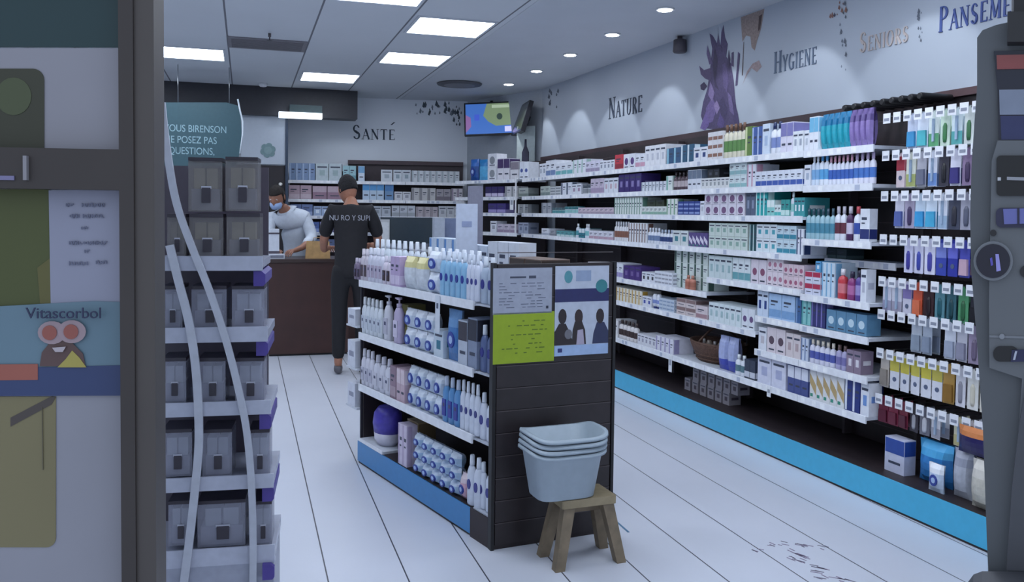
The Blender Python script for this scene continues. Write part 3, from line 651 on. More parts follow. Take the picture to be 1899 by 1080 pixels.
# fourth shelf
R = 'fourth shelf of right wall'
place(RIGHT, [
 (1004, 1018, 'carton', .14, .07, 'white carton', W_, '#b0b8c8', {'style': 0}),
 (1020, 1030, 'carton', .1, .06, 'grey carton', '#a4a8b0', '#80848c', {'style': 0}),
 (1032, 1064, 'carton', .12, .055, 'low teal carton', '#5fa0a4', '#c8dcdc', {'style': 0}),
 (1066, 1072, 'bottle', .05, .13, 'slim white bottle with teal foot', W_, '#4f98a4', {'cap': '#e4e8ec'}),
 (1073, 1084, 'carton', .06, .09, 'teal and white carton', '#2f7c8c', '#d8e4e8', {'style': 2}),
 (1084, 1091, 'bottle', .05, .13, 'slim white bottle with aqua stripe', W_, '#7cc0c4', {'cap': '#e4e8ec'}),
 (1092, 1137, 'carton', .1, .075, 'white carton with rose line', '#d9dae4', '#b89aac', {'style': 0}),
 (1138, 1165, 'bottle', .045, .16, 'white bottle with brown label', '#dfe0e4', '#8a5f50', {'cap': '#dfe2e8'}),
 (1165, 1200, 'carton', .045, .155, 'tall white carton with brown stripes', '#dcdee2', '#7c5c54', {'style': 1}),
 (1200, 1222, 'bottle', .045, .12, 'white bottle with grey blue label', W_, '#7488ac', {'cap': '#dfe4ec'}),
 (1222, 1246, 'bottle', .045, .11, 'white bottle with navy label', W_, '#34487c', {'cap': '#b8c4d8'}),
 (1247, 1276, 'carton', .09, .11, 'white carton with teal picture', '#d4dcdc', '#4a8894', {'style': 3}),
 (1277, 1312, 'carton', .05, .10, 'violet carton with white slash', '#5a4c84', '#dcd8e8', {'style': 6}),
 (1314, 1386, 'carton', .075, .17, 'pale green carton', '#cddad4', '#8fb0a4', {'style': 3, 'stack': 2}),
 (1389, 1402, 'carton', .035, .17, 'dark teal striped carton', '#1f4c54', '#c0d8d8', {'style': 1}),
 (1402, 1440, 'carton', .06, .17, 'white carton with aqua print', '#dce6ec', '#4fa4b4', {'style': 3, 'stack': 2}),
 (1440, 1476, 'carton', .06, .165, 'pale blue carton with teal line', '#c8dce6', '#3c8ca4', {'style': 0, 'stack': 2}),
 (1477, 1489, 'carton', .035, .15, 'white carton with dark blue stripe', W_, '#2c406c', {'style': 1}),
], R, 1.183, .02, .17)
place(RIGHT, [(1494, 1532, 'carton', .09, .07, 'dark teal carton', '#2c5058', '#4a7478', {'style': 3}), (1532, 1570, 'carton', .07, .06, 'dark grey green carton', '#24363c', '#4a6064', {'style': 0})],
      'set-back shelf in narrow bay', 1.165, .18, .12)
# fifth shelf far
R = 'fifth shelf of right wall'
place(RIGHT, [
 (1090, 1130, 'carton', .1, .10, 'grey carton behind the island', '#b8b4b8', '#8c8890', {'style': 0}),
 (1131, 1155, 'carton', .08, .12, 'white carton with lilac base', W_, '#9a90c4', {'style': 0}),
 (1156, 1188, 'carton', .1, .11, 'deep purple carton', '#4a3478', '#7a68a0', {'style': 3}),
 (1190, 1214, 'carton', .06, .08, 'low white carton with black lettering', W_, '#34343c', {'style': 3}),
 (1214, 1246, 'carton', .055, .10, 'white carton with grey stripes', W_, '#a0a4b0', {'style': 5}),
 (1250, 1312, 'carton', .09, .27, 'white carton with dark green stripe', '#d6e0dc', '#4a645c', {'style': 1, 'stack': 3, 'off': .04}),
], R, .883, .02, .17)
place(RIGHT, [(1268, 1284, 'bottle', .07, .10, 'terracotta orange figure-shaped bottle', '#b87a68', '#a86a58', {'cap': '#c08a78'})], 'before stacked green cartons, right wall', .883, .005, .03)
R = 'deeper fifth shelf of right wall'
place(RIGHT, [
 (1314, 1357, 'carton', .07, .15, 'pale mint carton', '#ccdadc', '#9ab8bc', {'style': 3}),
 (1358, 1391, 'carton', .07, .15, 'white carton with teal foot', '#d8e2e6', '#6aa4ac', {'style': 0}),
 (1392, 1421, 'carton', .08, .15, 'white carton with plum mark', '#dcd4de', '#8a5470', {'style': 4}),
 (1422, 1452, 'carton', .05, .17, 'white carton with rose scroll', '#dfd4dc', '#b07a90', {'style': 4, 'stack': 2}),
 (1452, 1490, 'carton', .05, .14, 'rose pink carton', '#dcc8d0', '#a8607c', {'style': 4, 'stack': 2}),
], R, .988, .02, .17)
place(RIGHT, [
 (1492, 1521, 'carton', .06, .13, 'white carton with crimson splash', '#d4d8ea', '#b03050', {'style': 2, 'stack': 2}),
 (1512, 1522, 'carton', .05, .06, 'sky blue carton on top', '#5aa0d0', '#d4e4f0', {'style': 3, 'dz': .131}),
 (1523, 1547, 'carton', .04, .19, 'tall pale blue carton', '#cadcea', '#7cb0d4', {'style': 1}),
 (1548, 1566, 'bottle', .055, .16, 'red bottle with white top', '#c8404a', '#dc8088', {'cap': '#e8e4ea'}),
 (1567, 1582, 'bottle', .05, .15, 'magenta bottle with dark cap', '#8c3a78', '#b870a4', {'cap': '#2c2440'}),
 (1583, 1594, 'bottle', .05, .16, 'violet bottle with dark cap', '#5c4a94', '#a094cc', {'cap': '#231f38'}),
 (1595, 1606, 'carton', .04, .17, 'white carton beside hanging racks', W_, '#b4b8c8', {'style': 3, 'd': .06}),
], 'fifth shelf, narrow near bay', .967, .02, .15)
# sixth
R = 'sixth shelf of right wall'
place(RIGHT, [
 (1131, 1190, 'carton', .055, .11, 'white and gold carton', '#dfdcd0', '#c8a040', {'style': 1}),
 (1191, 1208, 'carton', .06, .08, 'white carton with blue corner', W_, '#4858a8', {'style': 3}),
 (1208, 1222, 'tube', .05, .11, 'upright white tube with blue cap', W_, '#8898d0', {'cap': '#3848a0'}),
 (1222, 1250, 'carton', .06, .09, 'pale blue carton', '#c4d0de', '#8fa4c0', {'style': 5}),
 (1254, 1290, 'carton', .16, .115, 'wide taupe and white carton', '#d4c8c8', '#8c7474', {'style': 2, 'stack': 2}),
 (1290, 1312, 'carton', .1, .09, 'rose beige carton', '#d8ccd0', '#a88890', {'style': 0}),
 (1314, 1374, 'carton', .06, .13, 'mint white carton', '#d6e2e6', '#a4c0c4', {'style': 3}),
 (1375, 1399, 'carton', .06, .13, 'white carton with small plum dot', '#dce2ea', '#6a5480', {'style': 4}),
], R, .697, .02, .17)
place(RIGHT, [
 (1404, 1424, 'carton', .05, .16, 'pale blue carton with navy block', '#cfdcee', '#2c4484', {'style': 3}),
 (1425, 1474, 'carton', .1, .15, 'large light blue carton', '#a9c6e6', '#7ca4d0', {'style': 0}),
 (1475, 1485, 'carton', .05, .15, 'narrow steel blue carton', '#3c6498', '#7c9cc4', {'style': 1}),
 (1486, 1503, 'carton', .045, .15, 'aqua green carton', '#8cc8c8', '#4f9ca0', {'style': 1}),
 (1504, 1530, 'carton', .04, .14, 'navy violet carton', '#343870', '#7c78b8', {'style': 1}),
 (1532, 1607, 'carton', .085, .11, 'long blue grey carton with bubbles', '#5f8cac', '#c4dce8', {'style': 4, 'd': .09}),
], 'raised sixth shelf, nearer right wall', .795, .02, .17)
place(RIGHT, [
 (1406, 1421, 'carton', .06, .14, 'plain white carton', W_, '#c8c4cc', {'style': 3}),
 (1422, 1456, 'carton', .09, .15, 'pinkish white carton with dark crest', '#dcd2d8', '#5c4a58', {'style': 4}),
 (1457, 1484, 'carton', .06, .14, 'cream pink carton', '#dad0d2', '#b8a4a8', {'style': 3}),
 (1485, 1498, 'carton', .04, .13, 'blue white narrow carton', '#ccd6e6', '#6f88b4', {'style': 1}),
 (1499, 1546, 'bottle', .045, .13, 'white bottle with violet blue swirl', '#dcdcec', '#5560ac', {'cap': '#e0d8c8'}),
 (1547, 1568, 'bottle', .05, .13, 'lilac bottle with brown cap', '#b0acd0', '#7c78b0', {'cap': '#6a5450'}),
 (1569, 1596, 'carton', .05, .12, 'mauve grey carton with white panel', '#8c7c90', '#dcd8e0', {'style': 3, 'd': .08}),
], 'low half shelf of right wall', .592, .02, .15)
# bottom
R = 'bottom shelf of right wall'
place(RIGHT, [
 (1132, 1146, 'carton', .1, .14, 'white carton', '#dcdcde', '#a8a8b0', {'style': 1}),
 (1146, 1180, 'bottle', .07, .15, 'white bottle with dark brown panel', '#dcd8d8', '#40302f', {'cap': '#3a2c2c'}),
 (1182, 1216, 'carton', .065, .085, 'low white carton with grey border', '#dadce4', '#9c9cb0', {'style': 3}),
 (1216, 1248, 'carton', .06, .11, 'white carton with lilac stripe', '#dcdce8', '#9a94bc', {'style': 1}),
 (1326, 1360, 'pack', .09, .23, 'blue and white pouch', '#aab4dc', '#4450b0', {'style': 1, 'd': .09}),
 (1361, 1380, 'bottle', .06, .13, 'white bottle with teal grey label', W_, '#5c7c88', {'cap': '#dde4e8'}),
 (1380, 1400, 'carton', .07, .12, 'dark slate carton with white foot', '#343c50', '#c8ccd8', {'style': 0}),
 (1404, 1457, 'carton', .15, .17, 'large lavender white carton', '#d5d8ea', '#aab0d0', {'style': 3}),
 (1460, 1498, 'carton', .06, .16, 'slate blue carton with white top', '#46528c', '#dce0ee', {'style': 2}),
], R, .392, .02, .17)
place(RIGHT, [
 (1501, 1565, 'carton', .06, .18, 'white carton with ochre diagonal stripe', '#dfe0e2', '#b8a070', {'style': 6}),
 (1566, 1594, 'carton', .05, .17, 'navy carton with white panel', '#25367c', '#e0e6f2', {'style': 1}),
 (1595, 1611, 'carton', .045, .17, 'white carton with blue flowers', W_, '#6f94d0', {'style': 3, 'd': .08}),
], 'bottom shelf, narrow near bay', .392, .02, .15)
# corner shelving
t = thing('shelving_unit', 'corner shelving bay set diagonally under the wall screen', 'shelf unit', CORN.w(0, 0, 0), CORN.rot, 'wall shelving bays along the right wall')
b = MB(); b.box(0, 1.12, .42, .44, .0, 1.99, DKB); ob('back_panel', b, t)
for z in (1.767, 1.577, 1.40, 1.183): shelf_board(CORN, 0, 1.12, z, .42, t, 0)
b = MB(); b.box(0, 1.12, 0, .41, 0, .15, DKB); ob('plinth', b, t)
b = MB(); b.box(1.095, 1.115, -.012, -.005, 1.19, 1.79, M('#e4e6ea', .4)); ob('upright', b, t)
place(CORN, [
 (868, 884, 'pack', .14, .26, 'dark blue gift bag', '#1d4f98', '#2f6cc0', {'style': 2, 'd': .09}),
 (884, 903, 'pack', .16, .25, 'light blue gift bag', '#5cb0e0', '#2f84c4', {'style': 0, 'd': .09}),
 (904, 921, 'carton', .15, .30, 'white carton with grey dots', '#e4e6ee', '#8f949c', {'style': 4, 'stack': 2}),
 (922, 945, 'carton', .09, .24, 'white carton with purple top', '#e0dfe8', '#4a3868', {'style': 2}),
 (946, 962, 'carton', .10, .2, 'white carton with taupe cap', '#dadadf', '#8c8490', {'style': 2}),
 (963, 980, 'carton', .09, .19, 'white carton with blue dot', '#dfe4ee', '#44589c', {'style': 4}),
], 'corner top shelf', 1.767, .02, .15)
place(CORN, [(900, 934, 'carton', .12, .12, 'deep violet carton', '#352a60', '#c8c0dc', {'style': 0}), (936, 960, 'carton', .12, .12, 'white and grey carton', '#c8c8cc', '#8c9094', {'style': 1}), (961, 980, 'carton', .12, .10, 'grey green carton', '#a8b0ac', '#788480', {'style': 0})], 'corner second shelf', 1.577, .02, .15)
place(CORN, [(905, 938, 'carton', .15, .11, 'violet blue carton', '#453a7c', '#9c94c8', {'style': 0}), (960, 980, 'carton', .1, .10, 'grey carton', '#8c9094', '#b8bcc0', {'style': 1})], 'corner third shelf', 1.40, .02, .15)
place(CORN, [(909, 921, 'carton', .1, .13, 'white carton', W_, '#a8acb8', {'style': 3}), (922, 958, 'carton', .12, .10, 'mauve white carton', '#c4bccc', '#9c8ca4', {'style': 0}), (961, 980, 'carton', .1, .12, 'grey blue carton', '#9ca4b8', '#6c7890', {'style': 3})], 'corner fourth shelf', 1.183, .02, .15)

# leaflets clipped on rails
def talker(fr, px, z, h_, w_, label):
    s = fr.s_at(px, z); b = MB(); b.box(-w_/2, w_/2, -.0085, -.0065, -h_, 0, M('#e2e5ea', .5)); b.box(-w_*.3, w_*.3, -.0095, -.0085, -h_*.6, -h_*.25, M('#9aa0ae', .5))
    tag(ob('price_tag', b, None, fr.w(s, 0, z), fr.rot), label, 'price tag')
talker(RIGHT, 1245, .392, .12, .045, 'white hanging tag clipped under bottom shelf below the basket')
talker(RIGHT, 1428, .392, .06, .035, 'small grey tag under bottom shelf, right wall, middle')
talker(CORN, 950, 1.577, .14, .06, 'white leaflet hanging from corner second shelf')
# ------------------------------------------------------------------ wicker basket on bottom shelf
s0, s1 = RIGHT.s_at(1250, .45), RIGHT.s_at(1326, .45); cxs = (s0+s1)/2; wr = (s1-s0)/2
t = thing('wicker_basket', 'brown wicker basket on the bottom shelf of right wall', 'basket', RIGHT.w(cxs, .20, .392), RIGHT.rot)
wic = M('#5a4034', .7, var=.3, scale=80, bump=.5)
b = MB(); b.lathe([(wr*.7, .0), (wr*.82, .05), (wr*.95, .10), (wr, .14), (wr*.96, .14), (wr*.8, .06), (wr*.66, .012)], wic, sy=.17/wr, n=20)
for k in range(5): b.tube([(wr*(.76+.05*k)*math.cos(a*math.pi/10), .17*(.76+.05*k)*math.sin(a*math.pi/10), .02+k*.027) for a in range(21)], .006, wic, 6)
ob('basket_body', b, t)
b = MB(); b.tube([(-wr*.0, -.16+.32*k/10, .14+.10*math.sin(math.pi*k/10)) for k in range(11)], .008, wic, 6); ob('handle', b, t)
for i in range(6):
    b = bottle_mesh(.05, .12, '#b8a898' if i % 2 else '#d8d4d0', '#7c5c50', '#e0dcd8', i % 2)
    tag(ob('bottle', b, None, RIGHT.w(cxs-.17+.068*i, .17, .404), RIGHT.rot), ['leftmost', 'second', 'third', 'fourth', 'fifth', 'rightmost'][i]+' beige bottle standing in the brown wicker basket', 'bottle', 'bottles in the wicker basket')
# packs in the recess under the bottom shelf
for r_ in range(2):
    for i in range(6):
        s = RIGHT.s_at(1252+i*14+r_*12, .2)
        b = carton_mesh(.075, .085, .09, '#8c8890', '#4c4450', 3)
        tag(ob('carton', b, None, RIGHT.w(s+r_*.02, .10+r_*.0, .147+r_*.0855), RIGHT.rot), ('upper' if r_ else 'lower')+' grey carton under the wicker basket, '+(ORD[i] if i else 'leftmost')+(' from left' if i else ''), 'box', 'grey cartons in the recess below the basket')

# ------------------------------------------------------------------ hanging products
rnd = random.Random(11)
hook_me = MB(); hook_me.tube([(0, .16, 0), (0, -.14, .0), (0, -.15, .012)], .0028, STEEL, 6); hook_me = hook_me.mesh('hook')
tag_me = MB(); tag_me.box(-.023, .023, -.155, -.152, -.038, .012, M('#e6e8ee', .5)); tag_me.box(-.016, .016, -.156, -.155, -.026, -.012, M('#8a8f9e', .5)); tag_me = tag_me.mesh('price_label')
def blister_mesh(w_, h_, base, acc, style):
    k = ('bl', round(w_, 3), round(h_, 3), base, acc, style)
    if k in _cm: return _cm[k]
    b = MB(); b.prism([(-w_/2, -h_), (w_/2, -h_), (w_/2, -.012), (w_*.12, -.004), (w_*.08, .006), (-w_*.08, .006), (-w_*.12, -.004), (-w_/2, -.012)], -.001, .001, M(base, .4))
    A = M(acc, .35)
    if style == 0: b.lathe([(w_*.16, -h_*.9), (w_*.22, -h_*.8), (w_*.22, -h_*.45), (w_*.1, -h_*.36)], A, sy=.5, n=10, off=(0, -.002, 0))
    elif style == 1: b.hexa([(-w_*.42, -.012, -h_*.94), (w_*.42, -.012, -h_*.94), (w_*.42, -.001, -h_*.94), (-w_*.42, -.001, -h_*.94), (-w_*.38, -.012, -h_*.5), (w_*.38, -.012, -h_*.5), (w_*.38, -.001, -h_*.5), (-w_*.38, -.001, -h_*.5)], A)
    elif style == 2: b.box(-w_*.5, w_*.5, -.0018, -.001, -h_*.98, -h_*.62, A); b.box(-w_*.1, w_*.1, -.008, -.001, -h_*.85, -h_*.2, M('#9fb4cc', .3))
    elif style == 3: b.box(-w_*.5, w_*.5, -.0018, -.001, -h_*.5, -h_*.08, A); b.prism([(w_*.2*math.cos(t*.6283), -h_*.72+w_*.2*math.sin(t*.6283)) for t in range(10)], -.003, -.001, M('#55607c', .4))
    _cm[k] = b.mesh('blister_pack'); return _cm[k]
hrows = [
 (1.885, .165, 'top', [('', 0)]*0+[None, None, ('pale blue', '#cfd8ec', '#3c90c4', 1), ('white teal', '#d8e0ee', '#4cb0bc', 1), ('white green', '#dbe6e2', '#5aa070', 2), ('pale green', '#c8dccc', '#3f7c4c', 0), ('white aqua', '#d4e2e6', '#58a8a8', 2), ('green tipped', '#d5dcd8', '#3c7048', 0), ('white navy', '#c8d0e8', '#1f2f78', 1), ('navy blue', '#b8c4e4', '#24347c', 1), ('yellow lilac', '#cfc8e8', '#d8cc50', 3), ('lilac', '#cfc8e8', '#8c80c0', 1)]),
 (1.70, .165, 'second', [None, ('white red', '#d8c8cc', '#a03040', 3), ('white olive', '#d8dcd0', '#a8b070', 2), ('grey', '#b4b4c0', '#6c7084', 1), ('white blue', '#dce0ee', '#6f90c8', 2), ('black', '#3a3844', '#1c1c24', 0), ('white violet', '#dadaea', '#3a3478', 1), ('plum', '#8c7898', '#443458', 0), ('lavender', '#cfd0e6', '#4c4c90', 1), ('white navy', '#dde0ee', '#34409a', 1), ('dark green', '#3c4c40', '#24302a', 2), ('white', '#d8dce4', '#9ca4b4', 1)]),
 (1.50, .165, 'third', [None, ('white mauve', '#d4d4e4', '#5868a8', 1), ('mauve', '#a8a0b8', '#4a3c64', 0), ('white cyan', '#ccdcec', '#3c9cd4', 1), ('pale cyan', '#d4e0ee', '#48a8d0', 1), ('white', '#dde2ee', '#a0b8d0', 2), ('charcoal', '#44485a', '#2c2c38', 0), ('grey', '#a4a4b4', '#5c6074', 0), ('black', '#24222c', '#14141c', 1), ('violet', '#a8a4d4', '#3c3490', 0), ('blue violet', '#9ca4d4', '#2f2f8c', 0), ('white', '#d8dce4', '#9ca4b4', 1)]),
 (1.285, .165, 'fourth', [None, None, ('white indigo', '#d4d4ee', '#44409c', 0), ('white blue', '#d8d8ee', '#3f4aa8', 0), ('white violet', '#dcdcee', '#4a4aa4', 0), ('royal blue', '#3a48a8', '#7c88d0', 3), ('deep blue', '#3038a0', '#6c70d0', 3), ('blue face', '#4c50b0', '#c8a8b8', 1), ('red violet', '#6c5088', '#702c44', 3), ('brown', '#4a3038', '#301c24', 1), ('blue', '#3a48a8', '#7c88d0', 3), ('white', '#d8dce4', '#9ca4b4', 1)]),
 (1.075, .165, 'fifth', [('white', '#d4d4e2', '#9a9ab4', 2), ('white grey', '#d2d2de', '#a4a0b4', 2), ('white lilac', '#d0cede', '#8478b0', 3), ('orange', '#c8583c', '#d8704c', 1), ('dark maroon', '#3a2428', '#281a20', 0), ('teal', '#5c8c98', '#1f5c68', 0), ('dark teal', '#3c6874', '#17444c', 0), ('green', '#54986c', '#2c6440', 0), ('black', '#282834', '#18181f', 1), ('navy', '#2c2c48', '#1c1c30', 1), ('white', '#d8dce4', '#9ca4b4', 1), ('white', '#d8dce4', '#9ca4b4', 1)]),
 (.91, .17, 'sixth', [None, None, None, ('silver grey', '#b4bcc8', '#8c98a8', 1), ('silver', '#aab4c4', '#8490a4', 1), None, ('white', '#d4d8e4', '#a0a8bc', 1), ('grey white', '#c4c4d0', '#8c8ca0', 1), ('mauve', '#988ca4', '#6c6078', 0), ('brown', '#74504c', '#5c2c2c', 1), ('white silver', '#dcdce4', '#b8b8c8', 1), ('white', '#d8dce4', '#9ca4b4', 1)]),
 (.715, .18, 'seventh', [('beige', '#c0b8b0', '#8c847c', 1), ('yellow and white', '#d4d6e0', '#c8bc50', 3), ('yellow topped', '#d4d6e0', '#ccc04c', 3), ('yellow white', '#d8dae4', '#ccc250', 3), ('white yellow', '#d8dae4', '#d0c44c', 3), ('white', '#dadce6', '#c4b858', 3), ('amber', '#b08c4c', '#8c6830', 1), ('speckled white', '#d4d4dc', '#8c8c98', 0), ('white capsule', '#dcdcd8', '#ccc8b8', 0), ('ivory', '#d8d4c8', '#c4bca8', 0), ('white', '#d8dce4', '#9ca4b4', 1), ('white', '#d8dce4', '#9ca4b4', 1)]),
 (.485, .13, 'lowest', [('dark red', '#7c2c44', '#5c2034', 1), ('wine red', '#843048', '#642438', 1), ('crimson', '#7c2c40', '#541c30', 1), ('dark', '#34303a', '#a0a0a8', 0), ('silver black', '#6c6c78', '#c8c8d0', 0), ('white strip', '#d4d4da', '#9c9ca8', 2), None, ('pale yellow', '#d0ccb0', '#b8b080', 2), ('white', '#dcdce2', '#b0b0bc', 1), ('white', '#dcdce2', '#b0b0bc', 1), None, None]),
]
for z, hh, nm, cols in hrows:
    for i, c in enumerate(cols):
        s = HS0+.03+i*.066
        hk = ob('display_hook', hook_me, None, RIGHT.w(s, .20, z+.02), RIGHT.rot)
        lab_pos = (ORD[i]+' from left' if i else 'leftmost')
        tag(hk, 'wire hook with white price label, '+lab_pos+', '+nm+' hanging row', 'display hook', 'display hooks in the hanging bay')
        ob('price_label', tag_me, hk)
        if c is None or not c[0]: continue
        wv = .058
        for dpt in range(2):
            me = blister_mesh(wv, hh, c[1], c[2], c[3])
            o = ob('blister_pack', me, None, RIGHT.w(s, .08+.05*dpt, z+.0145), (0, 0, RIGHT.rot+rnd.uniform(-.12, .12)))
            tag(o, c[0]+' hanging pack, '+('front' if dpt == 0 else 'behind')+', '+lab_pos+' on '+nm+' hook row', 'packet', 'packs on the '+nm+' hook row')
# black rolls on top of the hanging bay / hygiene packs
for i in range(9):
    px = 1520+i*17; s = RIGHT.s_at(px, 2.0)
    b = MB(); b.lathe([(.014, -.10), (.018, -.09), (.018, .10), (.014, .11)], BLK, n=12, T=Matrix.Rotation(math.pi/2, 4, 'X'))
    tag(ob('hook_roll', b, None, RIGHT.w(s, .27, 2.0), RIGHT.rot), 'black round hook end above the hygiene packs, '+(ORD[i]+' from left' if i else 'leftmost'), 'display hook', 'black hook ends at the top of the near bays')

# things on the base deck at right
def deck_pack(px0, px1, h_, d_, off, base, acc, sty, desc, kind='pack', z=.147):
    s0, s1 = RIGHT.s_at(px0, z, off), RIGHT.s_at(px1, z, off); w_ = s1-s0
    me = pack_mesh(w_, h_, d_, base, acc, sty) if kind == 'pack' else carton_mesh(w_, h_, d_, base, acc, sty)
    tag(ob('soft_pack' if kind == 'pack' else 'carton', me, None, RIGHT.w((s0+s1)/2, off, z), RIGHT.rot), desc, 'packet' if kind == 'pack' else 'box')
deck_pack(1640, 1676, .17, .07, .05, '#c4c8de', '#2c4c9c', 2, 'white and blue carton standing on the dark base at right', 'carton')
deck_pack(1690, 1752, .20, .12, .06, '#2f7cc0', '#4fa8dc', 0, 'shiny blue bag of pads on the dark base at right')
deck_pack(1716, 1744, .13, .045, 0.0, '#c4d4ea', '#eef2fa', 2, 'clear white pack in front of the shiny blue bag')
deck_pack(1757, 1792, .22, .09, .03, '#b4b8c4', '#9ca0b0', 0, 'grey bag beside the cream cushion on dark base')
deck_pack(1786, 1836, .21, .12, -.02, '#c4c0b4', '#d0ccc4', 0, 'cream folded cushion beside the grey kiosk')
deck_pack(1768, 1830, .12, .07, .01, '#241f54', '#c87c48', 0, 'navy pack with orange top above the cream cushion', z=.365)

# ------------------------------------------------------------------ back wall shelving
BS0 = BACK.s_at(531, 1.5); BS1 = BACK.s_at(862, 1.5)
bb = [BS0, BS0+(BS1-BS0)*.33, BS0+(BS1-BS0)*.66, BS1]
for i in range(3):
    s0, s1 = bb[i], bb[i+1]; L = s1-s0
    t = thing('shelving_unit', ['left', 'middle', 'right'][i]+' shelving bay on the back wall under the word SANTE', 'shelf unit', BACK.w(s0, 0, 0), BACK.rot, 'back wall shelving bays')
    zt = 1.99 if i else 1.9
    b = MB(); b.box(0, L, .34, .36, 0, zt, M('#3a2e34', .5)); b.box(0, L, .30, .36, zt, zt+.05, M('#4a3a40', .5)) if i else None; ob('back_panel', b, t)
    for z in (1.766, 1.54, 1.34, 1.14, .94, .6): shelf_board(BACK, s0, s1, z, .34, t, s0)
    b = MB(); b.box(0, L, 0, .34, 0, .12, DKB); ob('plinth', b, t)
place(BACK, [
 (536, 584, 'carton', .075, .21, 'blue grey carton', '#7f96ba', '#a8bcd8', {'style': 1}),
 (585, 634, 'carton', .16, .21, 'pale grey green carton', '#b9c6cc', '#9cb0b4', {'style': 3}),
 (636, 660, 'carton', .1, .19, 'pale aqua carton', '#9cc4cc', '#6c9ca8', {'style': 0}),
 (664, 676, 'carton', .09, .19, 'white blue carton', '#d0dcea', '#7cb0d8', {'style': 2}),
 (706, 728, 'carton', .1, .15, 'white carton', '#cfd6de', '#a4b0bc', {'style': 3}),
 (729, 762, 'carton', .1, .15, 'white carton with grey print', '#ccd4dc', '#98a8b4', {'style': 3}),
 (763, 852, 'carton', .075, .145, 'white grey-striped carton', '#d0d6dc', '#a8b4bc', {'style': 1}),
], 'top shelf of back wall', 1.766, .02, .15)
place(BACK, [
 (535, 578, 'carton', .15, .17, 'dusty pink carton', '#b8a0ac', '#cdbcc6', {'style': 0}),
 (579, 634, 'carton', .19, .165, 'rose brown carton', '#96788a', '#b8a4b0', {'style': 2}),
 (672, 712, 'carton', .075, .22, 'tall white and sky blue carton', '#b8cce0', '#4f94cc', {'style': 2}),
 (713, 730, 'carton', .11, .21, 'steel blue carton', '#6f94bc', '#4a80b8', {'style': 2}),
 (731, 762, 'carton', .09, .11, 'low white carton', '#cfd2da', '#9ca0ac', {'style': 3}),
 (763, 808, 'carton', .1, .16, 'cream grey carton', '#c2c2c4', '#8c8c92', {'style': 1}),
 (809, 836, 'carton', .1, .15, 'taupe carton', '#a09ca4', '#78707c', {'style': 0}),
 (837, 858, 'carton', .07, .16, 'white mauve carton', '#ccc8d0', '#94889c', {'style': 1}),
], 'second shelf of back wall', 1.54, .02, .15)
place(BACK, [
 (538, 580, 'carton', .14, .14, 'slate blue carton', '#6c7fac', '#9cacd0', {'style': 0}),
 (581, 612, 'carton', .1, .12, 'white blue carton', '#a4b8d8', '#dce6f4', {'style': 3}),
 (690, 725, 'carton', .11, .13, 'grey white carton', '#b4bcc8', '#8c94a0', {'style': 3}),
 (726, 770, 'carton', .1, .14, 'pale grey carton', '#bcc2cc', '#a0a6b0', {'style': 0}),
 (771, 812, 'carton', .1, .13, 'rosy grey carton', '#b8b0b8', '#9c949c', {'style': 1}),
 (813, 858, 'carton', .1, .14, 'white carton', '#c8ccd4', '#a4a8b4', {'style': 3}),
], 'third shelf of back wall', 1.34, .02, .15)
place(BACK, [
 (560, 592, 'carton', .12, .13, 'deep blue carton', '#4c64a4', '#8ca0d0', {'style': 0}),
 (593, 618, 'carton', .1, .13, 'lilac carton', '#a4a4d4', '#d0d0ec', {'style': 3}),
 (696, 735, 'carton', .12, .12, 'grey carton', '#a8a8b0', '#84848c', {'style': 3}),
 (736, 800, 'carton', .12, .12, 'slate grey carton', '#848c98', '#646c78', {'style': 3}),
], 'fourth shelf of back wall', 1.14, .02, .15)
place(BACK, [(585, 640, 'carton', .12, .12, 'dim blue carton', '#5c6c94', '#8c9cc0', {'style': 0}), (700, 850, 'carton', .15, .12, 'dim grey carton', '#8c909c', '#6c707c', {'style': 3})], 'fifth shelf of back wall', .94, .02, .15)

# ------------------------------------------------------------------ counters
cf = Frame((onZ(497, 662, 0).x, onZ(497, 662, 0).y), (1, -.03))
c0 = onZ(497, 662, 0); c1 = onZ(645, 662, 0)
t = thing('service_counter', 'dark brown service counter in front of the man in white coat', 'counter', (c0.x, c0.y, 0), cf.rot)
CL = (c1-c0).length; cmat = M('#402622', .45, var=.12, scale=6)
ob('front_panel', MB().box(0, CL, 0, .03, 0.02, .90, cmat), t); ob('side_panel', MB().box(0, .03, .031, .6, .02, .90, cmat), t); ob('side_panel', MB().box(CL-.03, CL, .031, .6, .02, .90, cmat), t)
ob('countertop', MB().box(-.02, CL+.02, -.02, .62, .902, .935, M('#3a2c2a', .3)), t); ob('plinth', MB().box(.01, CL-.01, .02, .58, 0, .019, BLK), t)
CTOP = .936
c2 = Frame((c1.x+.04, 9.05), (1, -.03))
t = thing('service_counter', 'second dark counter behind the island carrying the dark screen', 'counter', (c1.x+.04, 9.05, 0), c2.rot)
ob('front_panel', MB().box(0, 1.35, 0, .03, 0.02, .90, cmat), t); ob('side_panel', MB().box(1.32, 1.35, .031, .55, .02, .90, cmat), t); ob('side_panel', MB().box(0, .03, .031, .55, .02, .90, cmat), t); ob('countertop', MB().box(-.0, 1.37, -.02, .57, .902, .935, M('#3a2c2a', .3)), t); ob('plinth', MB().box(.01, 1.34, .02, .54, 0, .019, BLK), t)
